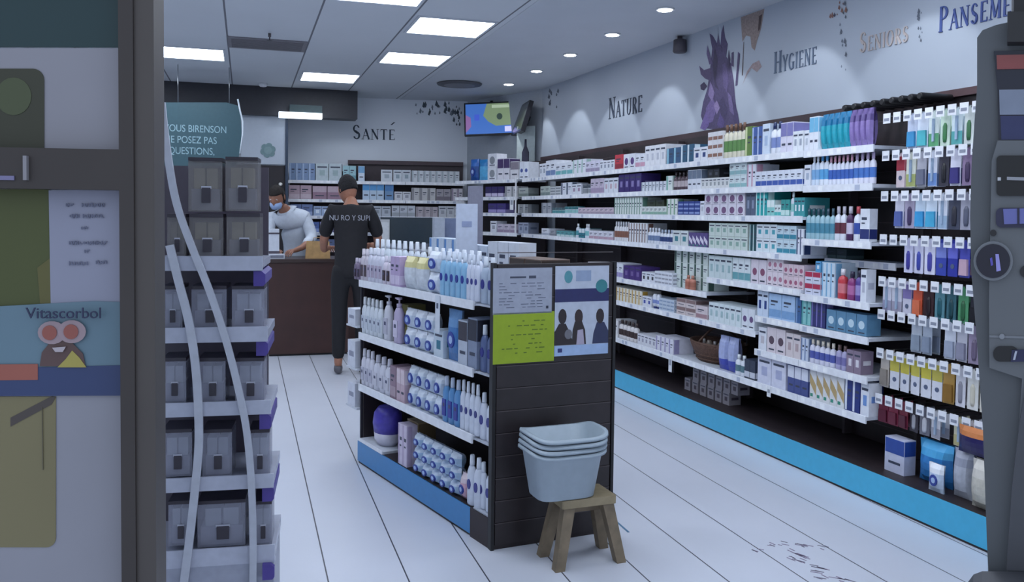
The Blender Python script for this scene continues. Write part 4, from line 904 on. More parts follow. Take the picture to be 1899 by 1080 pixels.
# screen on second counter
f2 = Frame((c1.x+.04, 9.12), (1, -.03))
a0, z1 = f2.at(706, 403); a1, z0 = f2.at(805, 452)
t = thing('counter_screen', 'dark slate monitor panel standing on the far counter behind island', 'monitor', f2.w(0, 0, 0), f2.rot)
ob('panel', MB().box(a0, a1, 0, .03, z0, z1, M('#2c3a44', .3)), t); ob('stand', MB().box((a0+a1)/2-.04, (a0+a1)/2+.04, .01, .03, CTOP+.01, z0, M('#33363c', .4)), t); ob('foot', MB().box((a0+a1)/2-.12, (a0+a1)/2+.12, -.04, .08, CTOP, CTOP+.01, M('#33363c', .4)), t)
a0, z1 = f2.at(702, 408); 
b = MB(); a0, zt = f2.at(703, 407); a1, _ = f2.at(720, 407); b.box(a0, a1, 0, .06, 0, zt-CTOP, M('#b9bcc0', .5)); b.box(a0+.01, a1-.01, -.001, 0, .05, zt-CTOP-.03, M('#d0d4d8', .5))
tag(ob('card_terminal', b, None, (f2.p0.x, f2.p0.y-.09, CTOP), f2.rot), 'small pale terminal left of the dark monitor panel', 'terminal')
# pale columns behind the island
def column(px0, px1, ytop, Y, col, label, d_=.12, name='display_column'):
    f_ = Frame((0, Y), (1, 0)); a0, zt = f_.at(px0, ytop); a1, _ = f_.at(px1, ytop)
    t = thing(name, label, 'display stand', (a0, Y, 0)); ob('body', MB().box(0, a1-a0, 0, d_, .02, zt, M(col, .5)), t); ob('base', MB().box(-.02, a1-a0+.02, -.02, d_+.02, 0, .019, M('#6c6c76', .5)), t)
column(874, 896, 345, 8.3, '#8f90a2', 'tall mauve grey display column between island and corner shelves', .14)
column(825, 850, 405, 8.0, '#7480a0', 'blue grey display column behind the white sign card', .14)
column(806, 825, 404, 7.85, '#aab2c0', 'pale grey narrow display column right of the dark monitor', .1)

# receipt printer, desk items at left of the counter
b = MB(); f3 = Frame((c0.x, c0.y+.15), (1, -.03)); a0, _ = f3.at(489, 430); a1, zt = f3.at(512, 425); b.box(a0, a1, 0, .12, 0, zt-CTOP, M('#ccd2dc', .45)); b.box(a0-.002, a1+.002, -.003, 0, .02, .07, M('#55505c', .5)); b.box(a0, a1, -.004, 0, zt-CTOP-.05, zt-CTOP-.035, M('#4a4450', .5))
tag(ob('receipt_printer', b, None, (f3.p0.x+.03, f3.p0.y, CTOP), f3.rot), 'white receipt printer stack at the left end of counter', 'printer')
b = MB(); b.box(.0, .16, -.0, .12, 0, .045, M('#c8ccd6', .45)); b.box(.01, .15, -.001, 0, .01, .035, M('#7c8090', .5))
a0, _ = f3.at(496, 470); tag(ob('keyboard_box', b, None, (f3.w(a0, -.12, CTOP)), f3.rot), 'low pale box on the counter before the man in white', 'box')
# kraft bag
a0, _ = f3.at(566, 470); a1, zt = f3.at(612, 447)
t = thing('paper_bag', 'tan kraft paper bag standing on the service counter', 'bag', f3.w(a0, -.06, CTOP), f3.rot)
kr = M('#b08c5c', .7, var=.15, scale=20); w_ = a1-a0; h_ = zt-CTOP
b = MB(); b.hexa([(0, 0, 0), (w_, 0, 0), (w_, .1, 0), (0, .1, 0), (.012, .03, h_), (w_-.008, .035, h_*.97), (w_-.008, .065, h_*.97), (.012, .06, h_)], kr); ob('bag_body', b, t)
b = MB(); b.tube([(w_*.3, .03, h_*.98), (w_*.33, .03, h_+.03), (w_*.6, .03, h_+.035), (w_*.66, .03, h_*.97)], .004, kr, 6); ob('handle', b, t)

# ------------------------------------------------------------------ people
def skin_mesh(name, verts, edges, mat, sub=2, root=0):
    me = bpy.data.meshes.new('sk'); me.from_pydata([v[0] for v in verts], edges, []); o = bpy.data.objects.new('sk', me); COL.objects.link(o)
    o.modifiers.new('Skin', 'SKIN'); sl = me.skin_vertices[0].data
    for i, v in enumerate(verts):
        r = v[1]; sl[i].radius = (r, r) if not isinstance(r, tuple) else r; sl[i].use_root = (i == root)
    o.modifiers['Skin'].use_smooth_shade = True
    sb_ = o.modifiers.new('Sub', 'SUBSURF'); sb_.levels = sub; sb_.render_levels = sub
    dg = bpy.context.evaluated_depsgraph_get(); m2 = bpy.data.meshes.new_from_object(o.evaluated_get(dg)); bpy.data.objects.remove(o)
    m2.materials.clear(); m2.materials.append(mat); m2.name = name
    for p_ in m2.polygons: p_.use_smooth = True
    return m2
def join_meshes(name, meshes):
    V, F, MI, mats = [], [], [], []
    for me in meshes:
        b_ = len(V); V += [tuple(v.co) for v in me.vertices]
        mp = []
        for m in me.materials:
            if m not in mats: mats.append(m)
            mp.append(mats.index(m))
        for p_ in me.polygons: F.append([b_+i for i in p_.vertices]); MI.append(mp[p_.material_index])
    o = bpy.data.meshes.new(name); o.from_pydata(V, [], F)
    for m in mats: o.materials.append(m)
    o.polygons.foreach_set('material_index', MI); o.polygons.foreach_set('use_smooth', [True]*len(F)); o.update(); return o
class Sk:
    def __init__(s): s.v = []; s.e = []
    def add(s, p, r, par=None):
        s.v.append((tuple(p), r)); i = len(s.v)-1
        if par is not None: s.e.append((par, i))
        return i
    def chain(s, par, pts):
        for p, r in pts: par = s.add(p, r, par)
        return par
    def hand(s, wrist, fwd, side, nrm, curl=.5):
        """wrist index; fwd/side/nrm vectors: finger direction, toward the thumb, back of hand"""
        w0 = Vector(s.v[wrist][0]); fwd, side, nrm = fwd.normalized(), side.normalized(), nrm.normalized()
        palm = s.add(w0+fwd*.05, (.026, .018), wrist)
        for k, (o_, L) in enumerate(((.027, .072), (.009, .08), (-.009, .075), (-.026, .058))):
            b0 = w0+fwd*.095+side*o_; c = curl*(1+.12*k)
            k0 = s.add(b0, .0095, palm)
            d1 = fwd*math.cos(c*.6)-nrm*math.sin(c*.6); d2 = fwd*math.cos(c*1.5)-nrm*math.sin(c*1.5)
            p1 = b0+d1*L*.5; p2_ = p1+d2*L*.5; s.chain(k0, [(p1, .0085), (p2_, .007)])
        t0 = w0+fwd*.035+side*.032; s.chain(palm, [(t0, .011), (t0+fwd*.03+side*.016-nrm*.008, .010), (t0+fwd*.055+side*.018-nrm*.018, .008)])

def head_mesh(skin, hx, hy, hz, rotz, tilt, scale=1.):
    """a shaped head: origin at its centre, face towards -y"""
    V, F = [], []; n, m = 20, 16
    for i in range(m+1):
        ph = math.pi*i/m; z = math.cos(ph); r = math.sin(ph)
        for j in range(n):
            a = 2*math.pi*j/n; x = r*math.cos(a); y = r*math.sin(a)
            X = .076*x; Y = .097*y; Z = .118*z
            if z < -.1: X *= 1-.30*(-z-.1); Y *= (1-.18*(-z-.1)); Y += .012*(-z-.1)*(-1)
            if y < -.3: 
                f = (-y-.3)/.7
                if abs(x) < .28 and -.45 < z < .12: Y -= .026*f*(1-abs(x)/.28)*(.12-z)/.57*1.6 if z > -.3 else .02*f*(1-abs(x)/.28)
                if .05 < z < .3 and .15 < abs(x) < .6: Y += .010*f
                if -.68 < z < -.5 and abs(x) < .35: Y -= .006*f
            V.append((X*scale, Y*scale, Z*scale))
    for i in range(m):
        for j in range(n): F.append([i*n+j, (i+1)*n+j, (i+1)*n+(j+1) % n, i*n+(j+1) % n])
    me = bpy.data.meshes.new('head'); me.from_pydata(V, [], F); me.materials.append(skin)
    T = Matrix.Translation((hx, hy, hz)) @ Matrix.Rotation(rotz, 4, 'Z') @ Matrix.Rotation(tilt, 4, 'X')
    me.transform(T); return me, T
def ears_eyes(T, skin, s=1.):
    b = MB(); dk = M('#241c1c', .3)
    for sg in (-1, 1):
        b.lathe([(.004, -.03), (.012, -.02), (.015, 0), (.013, .02), (.006, .032)], skin, sx=.6, sy=1.3, n=10, off=(sg*.077, .008, 0), T=T)
        b.lathe([(.002, -.007), (.009, -.004), (.009, .004), (.002, .007)], M('#e8e4e0', .3), sy=.6, n=10, off=(sg*.031, -.082, .012), T=T)
        b.lathe([(.002, -.004), (.005, -.002), (.005, .002), (.002, .004)], dk, sy=.5, n=8, off=(sg*.031, -.0875, .012), T=T)
    b.lathe([(.004, -.005), (.022, 0), (.004, .004)], M('#8a4a44', .5), sy=.35, n=12, off=(0, -.086, -.062), T=T)
    return b.mesh('f')
def hair_mesh(T, mat, back=-.6, s=1.07):
    V, F = [], []; n, m = 40, 24; rj = random.Random(2)
    for i in range(m+1):
        ph = math.pi*.72*i/m
        for j in range(n):
            a = 2*math.pi*j/n; x = math.sin(ph)*math.cos(a); y = math.sin(ph)*math.sin(a); z = math.cos(ph)
            lim = .42 if y < -.2 else back*.9
            zz = max(z, lim) if z < lim else z
            k = s+.02*math.sin(7*a+3*ph)*math.sin(ph)
            if i: k += rj.uniform(-.022, .022)
            if z < lim: k = .93
            V.append((.076*x*k, .097*y*k+.003, .118*zz*k+.004))
    for i in range(m):
        for j in range(n): F.append([i*n+j, (i+1)*n+j, (i+1)*n+(j+1) % n, i*n+(j+1) % n])
    me = bpy.data.meshes.new('hair'); me.from_pydata(V, [], F); me.materials.append(mat); me.transform(T)
    for p_ in me.polygons: p_.use_smooth = True
    return me

# customer in black, seen from behind; local origin on the floor, facing +y (away), x right
SKIN = M('#a8745c', .5, var=.08); SKIN2 = M('#9a6c58', .5, var=.08)
cpx, cpy = 0.86, 7.36
sk = Sk()
pel = sk.add((0, 0, .95), (.105, .075))
sp1 = sk.chain(pel, [((0, .01, 1.10), (.10, .07)), ((0, .03, 1.28), (.12, .075)), ((0, .04, 1.38), (.09, .06))])
nk = sk.chain(sp1, [((0, .055, 1.47), .055), ((-.005, .075, 1.535), .05)])
for sg in (-1, 1):
    kn = sk.chain(pel, [((sg*.10, 0, .88), .085), ((sg*.105, .01, .50), .058), ((sg*.11, -.01, .10), .040)]); sk.chain(kn, [((sg*.115, .10, .045), (.038, .03)), ((sg*.12, .17, .03), (.035, .022))])
    sh = sk.chain(sp1, [((sg*.17, .04, 1.39), .045)])
    if sg < 0:
        wr_ = sk.chain(sh, [((-.25, .10, 1.17), .046), ((-.27, .30, 1.06), .036), ((-.24, .40, 1.07), .025)]); sk.hand(wr_, Vector((.3, .9, 0)), Vector((.9, -.3, .3)), Vector((-.2, 0, 1)), .5)
    else:
        wr_ = sk.chain(sh, [((.25, .10, 1.17), .046), ((.24, .28, 1.08), .036), ((.20, .38, 1.10), .025)]); sk.hand(wr_, Vector((-.3, .9, 0)), Vector((-.9, -.3, .3)), Vector((.2, 0, 1)), .5)
body = skin_mesh('body', sk.v, sk.e, SKIN)
hm, HT = head_mesh(SKIN, -.035, .125, 1.585, math.radians(213), math.radians(22), 1.08)
fm = ears_eyes(HT, SKIN)
PL = (cpx, cpy, 0); PR = math.radians(-9)
per = ob('person', join_meshes('person', [body, hm, fm]), None, PL, PR)
per.scale = (.92, 1, 1); tag(per, 'person in black shirt with white back lettering standing at the counter, back turned', 'person')
ob('hair', hair_mesh(HT, M('#141216', .85, var=.3, scale=90, bump=.6), -.32, 1.15), per)
blk = M('#1a191e', .8, var=.15, scale=30)
ts = Sk(); a = ts.add((0, .0, .80), (.168, .13)); a = ts.add((0, .0, .90), (.165, .128), a); c_ = ts.chain(a, [((0, .01, 1.08), (.155, .118)), ((0, .03, 1.26), (.175, .12)), ((0, .035, 1.39), (.145, .10))])
ts.chain(c_, [((0, .05, 1.43), (.10, .085)), ((0, .055, 1.465), (.078, .068))])
for sg in (-1, 1): ts.chain(c_, [((sg*.16, .04, 1.405), .078), ((sg*.225, .075, 1.27), .068), ((sg*.252, .105, 1.17), .064)])
ob('t_shirt', skin_mesh('t_shirt', ts.v, ts.e, blk), per)
tr = Sk(); a = tr.add((0, 0, 1.0), (.148, .115)); a = tr.add((0, 0, .93), (.15, .117), a)
for sg in (-1, 1): tr.chain(a, [((sg*.10, 0, .84), .098), ((sg*.105, .01, .50), .075), ((sg*.11, -.01, .12), .062)])
ob('trousers', skin_mesh('trousers', tr.v, tr.e, M('#17171c', .8, var=.1)), per)
for sg in (-1, 1):
    s2 = Sk(); a = s2.add((sg*.11, -.035, .045), (.042, .042)); s2.chain(a, [((sg*.115, .08, .045), (.045, .04)), ((sg*.12, .17, .035), (.042, .030))])
    ob('shoe', skin_mesh('shoe', s2.v, s2.e, M('#5c5a60', .6)), per)
tx = text('NU RO Y SUPI', .062, M('#9a9ca6', .6), per, (-.19, -.124, 1.325), name='shirt_lettering', sx=.95, ext=.003)

# pharmacist in a white coat leaning over the counter; local facing -y
qx, qy = .46, 9.22
sk = Sk(); pel = sk.add((.06, .12, .95), (.10, .075))
sp1 = sk.chain(pel, [((.05, .08, 1.10), (.095, .065)), ((.02, .0, 1.25), (.11, .065)), ((-.02, -.06, 1.34), (.08, .05))])
nk = sk.chain(sp1, [((-.06, -.12, 1.42), .05), ((-.085, -.155, 1.46), .048)])
for sg in (-1, 1):
    kn = sk.chain(pel, [((.06+sg*.10, .12, .88), .085), ((.06+sg*.105, .11, .50), .058), ((.06+sg*.11, .13, .10), .040)]); sk.chain(kn, [((.06+sg*.115, .02, .045), (.038, .03)), ((.06+sg*.12, -.05, .03), (.035, .022))])
sh = sk.chain(sp1, [((-.19, -.04, 1.33), .045)]); wr_ = sk.chain(sh, [((-.24, -.14, 1.12), .045), ((-.16, -.34, 1.02), .034), ((-.12, -.40, 1.0), .025)]); sk.hand(wr_, Vector((.3, -.9, -.1)), Vector((.9, .3, .2)), Vector((0, 0, 1)), .5)
sh = sk.chain(sp1, [((.15, -.05, 1.33), .045)]); wr_ = sk.chain(sh, [((.23, -.10, 1.11), .045), ((.14, -.32, 1.03), .034), ((.07, -.38, 1.0), .025)]); sk.hand(wr_, Vector((-.4, -.9, -.1)), Vector((-.9, .3, .2)), Vector((0, 0, 1)), .5)
body = skin_mesh('body', sk.v, sk.e, SKIN2)
hm, HT2 = head_mesh(SKIN2, -.125, -.20, 1.53, math.radians(-18), math.radians(24)); fm = ears_eyes(HT2, SKIN2)
per = ob('person', join_meshes('person', [body, hm, fm]), None, (qx, qy, 0), math.radians(-8))
tag(per, 'person in white coat and face mask leaning over the counter before dark door', 'person')
ob('hair', hair_mesh(HT2, M('#1c1614', .8, var=.3, scale=90, bump=.4), -.5, 1.10), per)
ts = Sk(); a = ts.add((.06, .12, .72), (.18, .14)); c_ = ts.chain(a, [((.06, .11, .95), (.16, .13)), ((.05, .07, 1.10), (.15, .12)), ((.02, .0, 1.25), (.175, .135)), ((-.015, -.05, 1.34), (.155, .115))])
ts.chain(c_, [((-.045, -.10, 1.395), (.095, .08)), ((-.055, -.115, 1.42), (.07, .062))])
ts.chain(c_, [((-.185, -.045, 1.33), .075), ((-.235, -.13, 1.13), .065), ((-.18, -.29, 1.04), .055)])
ts.chain(c_, [((.145, -.05, 1.33), .075), ((.225, -.10, 1.12), .065), ((.165, -.26, 1.05), .055)])
ob('white_coat', skin_mesh('white_coat', ts.v, ts.e, M('#c8d0dc', .7, var=.05)), per)
tr = Sk(); a = tr.add((.06, .12, .93), (.145, .112))
for sg in (-1, 1): tr.chain(a, [((.06+sg*.10, .12, .84), .098), ((.06+sg*.105, .11, .50), .075), ((.06+sg*.11, .13, .06), .062)])
ob('trousers', skin_mesh('trousers', tr.v, tr.e, M('#3a3f50', .8)), per)
mk = MB(); mk.lathe([(.02, -.055), (.052, -.045), (.066, -.01), (.06, .02), (.03, .03)], M('#9cb4dc', .7), sx=1, sy=.82, n=14, off=(0, -.052, -.048), T=HT2); ob('face_mask', mk, per)

# ------------------------------------------------------------------ island gondola
IL = 1.451; IW = .567
t = thing('island_shelving', 'free-standing dark island gondola with white shelves and blue plinth', 'shelf unit', ISL.w(0, 0, 0), ISL.rot)
wI = .55; kb_ = M('#231b1e', .5, var=.15)
ob('spine', MB().box(.03, IL-.17, wI/2-.01, wI/2+.01, .128, 1.10, kb_), t)
for s_a, nm in ((0, 'far'), ): ob('end_frame', MB().box(0, .012, .03, wI-.03, .128, 1.02, kb_), t)
ob('plinth', MB().box(0, IL-.185, 0, .006, .012, .124, BLUEI), t); ob('plinth', MB().box(0, IL-.185, wI-.006, wI, .012, .124, BLUEI), t)
ob('base_deck', MB().box(.0, IL-.035, .0065, wI-.0065, .0, .126, kb_), t)
ob('plinth_block', MB().box(IL-.184, IL-.035, .0, .006, .0, .126, M('#2c2022', .5)), t)
for z in (1.02, .73, .443, .140):
    for side in (0, 1):
        b = MB(); y0, y1 = (0.004, wI/2-.012) if side == 0 else (wI/2+.012, wI-.004)
        b.box(.014, IL-.17 if z > .2 else IL-.19, y0, y1, z-.018, z-.0005, M('#c9ced8', .5)) if z > .2 else b.box(.014, .34, y0, y1, .1265, z-.0005, M('#c9ced8', .5)); so = ob('shelf', b, t)
        r = MB(); yy = (-.004, .0038) if side == 0 else (wI-.0038, wI+.004)
        if z > .2:
            mid = .62
            r.box(.014, mid-.002, *yy, z-.034, z+.004, RAIL); r.box(mid, IL-.17, *yy, z-.034, z+.004, RAIL)
        else: r.box(.014, .34, *yy, z-.012, z+.004, RAIL)
        ob('price_rail', r, so)
# end panel (own orientation)
E0 = Vector((.974, 3.342, 0)); E1 = Vector((1.538, 3.402, 0)); EF = Frame((E0.x, E0.y), (E1.x-E0.x, E1.y-E0.y)); EW = (E1-E0).length
te = ob('end_panel', None, t); te.matrix_parent_inverse = t.matrix_world.inverted() if False else Matrix.Identity(4)
Tl = (Matrix.Translation(ISL.w(0, 0, 0)) @ Matrix.Rotation(ISL.rot, 4, 'Z')).inverted() @ (Matrix.Translation(EF.w(0, 0, 0)) @ Matrix.Rotation(EF.rot, 4, 'Z'))
bpy.data.objects.remove(te)
b = MB(); b.box(0, EW, .006, .03, 0, 1.19, kb_, Tl)
k = 0; z = .02
while z < 1.17:
    b.box(.014, EW-.014, 0, .0058, z, min(z+.088, 1.188), M('#272023', .45, var=.2, scale=14), Tl); z += .094
b.box(-.006, .008, -.003, .032, 0, 1.195, BLK, Tl); b.box(EW-.008, EW+.006, -.003, .032, 0, 1.195, BLK, Tl)
ep = ob('end_panel', b, t)
g_ = MB(); z = .0165
while z < 1.17: g_.box(.012, EW-.012, -.0006, .003, z+.091, z+.0945, M('#4c4446', .35), Tl); z += .094
ob('slat_strip', g_, ep)
# posters on the end panel
def sheet(name, u0, u1, z0, z1, art, label, cat='poster'):
    t_ = thing(name, label, cat, EF.w(u0, -.004, z0), EF.rot); W, H = u1-u0, z1-z0
    art(t_, W, H); return t_
a0, z1 = EF.at(914, 498); a1, z0 = EF.at(1022, 580)
def art1(t_, W, H):
    ob('sheet', MB().box(0, W, -.0015, 0, 0, H, M('#9aa0b0', .3)), t_)
    b = MB(); rr = random.Random(3); ink = M('#5c6274', .5)
    b.box(W*.28, W*.55, -.0022, -.0015, H*.78, H*.82, M('#454b5c', .5)); b.box(W*.6, W*.72, -.0022, -.0015, H*.77, H*.83, M('#454b5c', .5))
    for i in range(9):
        y = H*(.66-.065*i); x = W*.1
        while x < W*.82:
            L = rr.uniform(.03, .14)*W
            if rr.random() < .6: b.box(x, x+L, -.0022, -.0015, y, y+H*.014, ink)
            x += L+W*.03
    b.box(W*.9, W*.94, -.0022, -.0015, H*.1, H*.16, M('#2c3244', .5)); ob('printing', b, t_)
sheet('paper_notice', a0, a1, z0, z1, art1, 'grey printed paper notice at top left of the island end panel', 'notice')
a0b, z1b = EF.at(914, 581); a1b, z0b = EF.at(1026, 669)
def art2(t_, W, H):
    ob('sheet', MB().box(0, W, -.0015, 0, 0, H, M('#8fa61c', .45, var=.05)), t_)
    b = MB(); rr = random.Random(5); ink = M('#5a7018', .5)
    for i in range(8):
        y = H*(.82-.09*i); x = W*.14
        while x < W*.84:
            L = rr.uniform(.03, .1)*W
            if rr.random() < .55: b.box(x, x+L, -.0022, -.0015, y, y+H*.02, ink)
            x += L+W*.03
    ob('printing', b, t_)
sheet('paper_notice', a0b, a1b, z0b, z1b-.001, art2, 'bright yellow-green paper notice below the grey notice on island end', 'notice')
a0, z1 = EF.at(1029, 494); a1, z0 = EF.at(1126, 655)
def art3(t_, W, H):
    ob('sheet', MB().box(0, W, -.0015, 0, 0, H, M('#b4bccc', .35)), t_)
    b = MB(); e_ = lambda a, b2: (-.0022-.0003*a, -.0015)
    b.box(0, W, -.0022, -.0015, H*.60, H*.745, M('#22265a', .4)); b.box(0, W, -.0022, -.0015, H*.0, H*.115, M('#9cb4d8', .4))
    b.box(W*.06, W*.14, -.0026, -.0015, H*.04, H*.085, M('#28306c', .4))
    def disc(cx_, cz, rx, rz, m, q=1): b.prism([(cx_+rx*math.cos(t2*math.pi/8), cz+rz*math.sin(t2*math.pi/8)) for t2 in range(16)], -.0022-.0003*q, -.0015, m)
    disc(W*.24, H*.88, W*.075, H*.07, M('#4c8c98', .4)); b.box(W*.38, W*.66, -.0022, -.0015, H*.83, H*.95, M('#8c9cb8', .4)); disc(W*.86, H*.77, W*.11, H*.075, M('#347c84', .4), 3)
    dk = M('#2a2226', .5); 
    for cx_, cz, c in ((.14, .44, '#2a2226'), (.44, .43, '#332628'), (.84, .43, '#2e2428')):
        disc(W*cx_, H*cz, W*.075, H*.085, M(c, .5), 1)
        if cx_ == .14: b.prism([(0, H*.12), (W*.36, H*.12), (W*.26, H*.28), (W*.2, H*.36), (W*.08, H*.36), (0, H*.27)], -.0024, -.0015, dk)
        elif cx_ == .44: b.prism([(W*.32, H*.12), (W*.58, H*.12), (W*.56, H*.28), (W*.5, H*.38), (W*.37, H*.38), (W*.33, H*.28)], -.0026, -.0015, dk); b.prism([(W*.40, H*.12), (W*.55, H*.12), (W*.52, H*.29), (W*.42, H*.28)], -.003, -.0015, M('#a8a0b4', .5))
        else: b.prism([(W*.70, H*.12), (W, H*.12), (W, H*.26), (W*.92, H*.36), (W*.78, H*.36), (W*.72, H*.24)], -.0024, -.0015, M('#2e3454', .5))
    disc(W*.25, H*.24, W*.07, H*.055, M('#6c6c74', .5), 6)
    ob('printing', b, t_)
sheet('poster', a0, a1, z0, z1, art3, 'white and navy poster with three dark haired people on island end')

# island stock, left side
def bottle_big(fr, s, off, z, w_, h_, base, acc, cap, sty, label, grp, dot=False):
    k = ('bb', w_, h_, base, cap, sty)
    r = w_/2; sy = .6
    if k not in _cm:
        b = MB(); b.lathe([(r*.9, 0), (r, h_*.03), (r, h_*.55), (r*.96, h_*.66), (r*.62, h_*.76), (r*.34, h_*.79)], M(base, .3), sy=sy, n=14, off=(0, r*sy, 0), sq=.75); bm_ = b.mesh('bottle')
        c = MB()
        if sty == 0: c.lathe([(r*.42, h_*.79), (r*.42, h_*.84), (r*.36, h_*.99), (r*.3, h_)], M(cap, .3), n=12, off=(0, r*sy, 0))
        else: c.lathe([(r*.38, h_*.79), (r*.38, h_*.86), (r*.12, h_*.87), (r*.12, h_*.94), (r*.4, h_*.95), (r*.36, h_)], M(cap, .3), n=12, off=(0, r*sy, 0)); c.box(-r*1.1, 0, r*sy-.006, r*sy+.006, h_*.955, h_*.985, M(cap, .3))
        _cm[k] = (bm_, c.mesh('cap'))
    kl = ('lb', w_, h_, acc, dot)
    if kl not in _cm:
        l = MB()
        if dot: l.prism([(r*.5*math.cos(t2*math.pi/6), h_*.42+r*.8*math.sin(t2*math.pi/6)) for t2 in range(12)], -.0025, .0015, M(acc, .35))
        else: l.box(-r*.62, r*.62, -.0025, .002, h_*.14, h_*.5, M(acc, .4)); l.box(-r*.3, r*.3, -.003, -.0025, h_*.34, h_*.42, M('#3a3f60', .4))
        _cm[kl] = l.mesh('label_patch')
    o = ob('bottle', _cm[k][0], None, fr.w(s, off, z), fr.rot); tag(o, label, 'bottle', grp)
    ob('cap', _cm[k][1], o); ob('front_label', _cm[kl], o)
def brow(px0, px1, n, off, z, w_, h_, base, acc, cap, sty, desc, where, dot=False, fr=ISL):
    s0, s1 = fr.s_at(px0, z, off), fr.s_at(px1, z, off)
    wd = (s1-s0)/n; w_ = min(w_, round(wd*.95, 3))
    for i in range(n):
        lab = desc+(', ' + (ORD[i]+' from left' if 0 < i < n-1 else ('leftmost' if i == 0 else 'rightmost')) if n > 1 else '')+', '+where
        bottle_big(fr, s0+wd*(i+.5), off, z, w_, h_, base, acc, cap, sty, lab, desc+', '+where, dot)
I1, I2, I3, I4 = 'island top shelf', 'island second shelf', 'island third shelf', 'island base shelf'
zt = 1.02; z2 = .73; z3 = .443; z4 = .127
brow(655, 667, 2, .01, zt, .05, .12, '#7a6c84', '#3c3040', '#b8b0c0', 0, 'small mauve bottle', I1)
brow(667, 680, 2, .01, zt, .05, .175, '#c9c2cc', '#4a3a40', '#d8d0d8', 0, 'beige white bottle with brown label', I1)
brow(680, 708, 4, .01, zt, .05, .185, '#d3d4e2', '#b4a8bc', '#e0e2ec', 0, 'lavender white bottle', I1)
brow(708, 723, 2, .01, zt, .06, .15, '#d4ccda', '#3c2a30', '#d8d4e0', 0, 'white bottle with dark brown label', I1)
place(ISL, [(724, 741, 'carton', .07, .155, 'mauve pink carton', '#b7a4c8', '#d0c4dc', {'style': 0}),
            (742, 786, 'pack', .14, .165, 'white wipes pack with yellow top', '#cfd6de', '#d4cc94', {'style': 0, 'd': .08}),
            (787, 812, 'pack', .11, .20, 'white wipes pack with blue circle', '#c9d4e4', '#dfe6f0', {'style': 2, 'd': .07, 'stack': 2})], I1, zt, .01, .1)
brow(690, 786, 9, .14, zt, .055, .225, '#dbe4ec', '#c4d0dc', '#e6edf4', 0, 'pointed white bottle in the rear row', I1)
brow(786, 890, 8, .14, zt, .055, .205, '#d5dcea', '#a8b8d8', '#e6ebf4', 0, 'white bottle in rear row beside the wipes', I1)
brow(813, 862, 5, .01, zt, .045, .205, '#8fbfe0', '#2b3a94', '#dfe8f4', 0, 'light blue bottle with navy dot', I1, True)
brow(863, 886, 3, .01, zt, .045, .20, '#d6dcec', '#3a3f8c', '#dfe6f2', 0, 'white bottle with navy oval', I1, True)
# second shelf
brow(669, 706, 5, .01, z2, .055, .20, '#d3dae2', '#c0c8d4', '#dfe4ea', 0, 'plain white bottle', I2)
brow(707, 722, 1, .01, z2, .07, .235, '#cfd0da', '#b4b4c4', '#c8c8d4', 1, 'white pump bottle', I2)
brow(724, 742, 1, .01, z2, .075, .235, '#b9aecb', '#cfc8dc', '#c4b8d0', 1, 'lilac pump bottle', I2)
place(ISL, [(743, 757, 'carton', .07, .19, 'olive gold carton', '#8c8450', '#b4ac78', {'style': 0, 'off': .09}),
            (745, 803, 'pack', .1, .195, 'white wipes pack with blue circle', '#c9d6e6', '#dfe6f0', {'style': 2, 'd': .07, 'stack': 2}),
            (804, 822, 'carton', .07, .13, 'white carton with teal square', '#c8d6e2', '#3c7c94', {'style': 3}),
            (823, 848, 'pack', .09, .24, 'tall blue refill pouch', '#4a7db8', '#6c98c8', {'style': 2, 'd': .06}),
            (849, 866, 'carton', .06, .20, 'white carton with dark photo top', '#b9c2d0', '#3a3640', {'style': 2}),
            (867, 884, 'carton', .06, .22, 'grey blue carton with dark top', '#8490a8', '#2c2e3c', {'style': 2})], I2, z2, .01, .1)
# third shelf
brow(668, 690, 3, .01, z3, .055, .20, '#d0d0dc', '#b4b4c4', '#d8d8e2', 0, 'white tall bottle', I3)
brow(690, 722, 3, .01, z3, .075, .19, '#cfd0dc', '#c4c4d0', '#c8c8d4', 0, 'wide white bottle', I3)
place(ISL, [(723, 734, 'carton', .05, .17, 'mauve brown carton', '#8c7484', '#a8949f', {'style': 0}),
            (735, 750, 'carton', .06, .17, 'dusty pink carton', '#c0a8b4', '#d4c4cc', {'style': 2}),
            (752, 817, 'pack', .1, .20, 'pale blue wipes pack with navy circle', '#bfd0e4', '#d8e2ee', {'style': 2, 'd': .07, 'stack': 2})], I3, z3, .01, .1)
brow(818, 850, 3, .01, z3, .06, .21, '#5a90c4', '#2f3a98', '#c8d4e8', 0, 'blue bottle with navy patch', I3)
brow(851, 886, 4, .01, z3, .05, .22, '#d3dae8', '#26307c', '#dfe6f0', 0, 'tall white bottle with navy oval', I3, True)
# base
place(ISL, [(738, 754, 'carton', .06, .21, 'tall pinkish white carton', '#cfc4d8', '#b8a8c4', {'style': 1}),
            (755, 775, 'carton', .07, .22, 'tan brown carton', '#8f7c5c', '#6c5c44', {'style': 2, 'off': .06}),
            (762, 846, 'pack', .1, .19, 'light blue wipes pack with navy circle', '#a9c6e2', '#cfdcec', {'style': 2, 'd': .07, 'stack': 3}),
            (847, 862, 'pack', .09, .12, 'pink wipes pack', '#d0a8b8', '#d8c8d0', {'style': 2, 'd': .07})], I4, z4, .01, .1)
brow(863, 888, 2, .01, z4, .06, .22, '#d3dae8', '#2b2f84', '#dfe6f0', 0, 'white bottle with navy dot', I4, True)
s_ = ISL.s_at(716, .25, .08)
t = thing('diaper_bag', 'round purple bag with white base on the island base shelf', 'packet', ISL.w(s_, .09, .1405), ISL.rot)
b = MB(); b.lathe([(.06, 0), (.085, .03), (.09, .07)], M('#c9c8d8', .4), sy=.8, n=18); ob('lower_half', b, t)
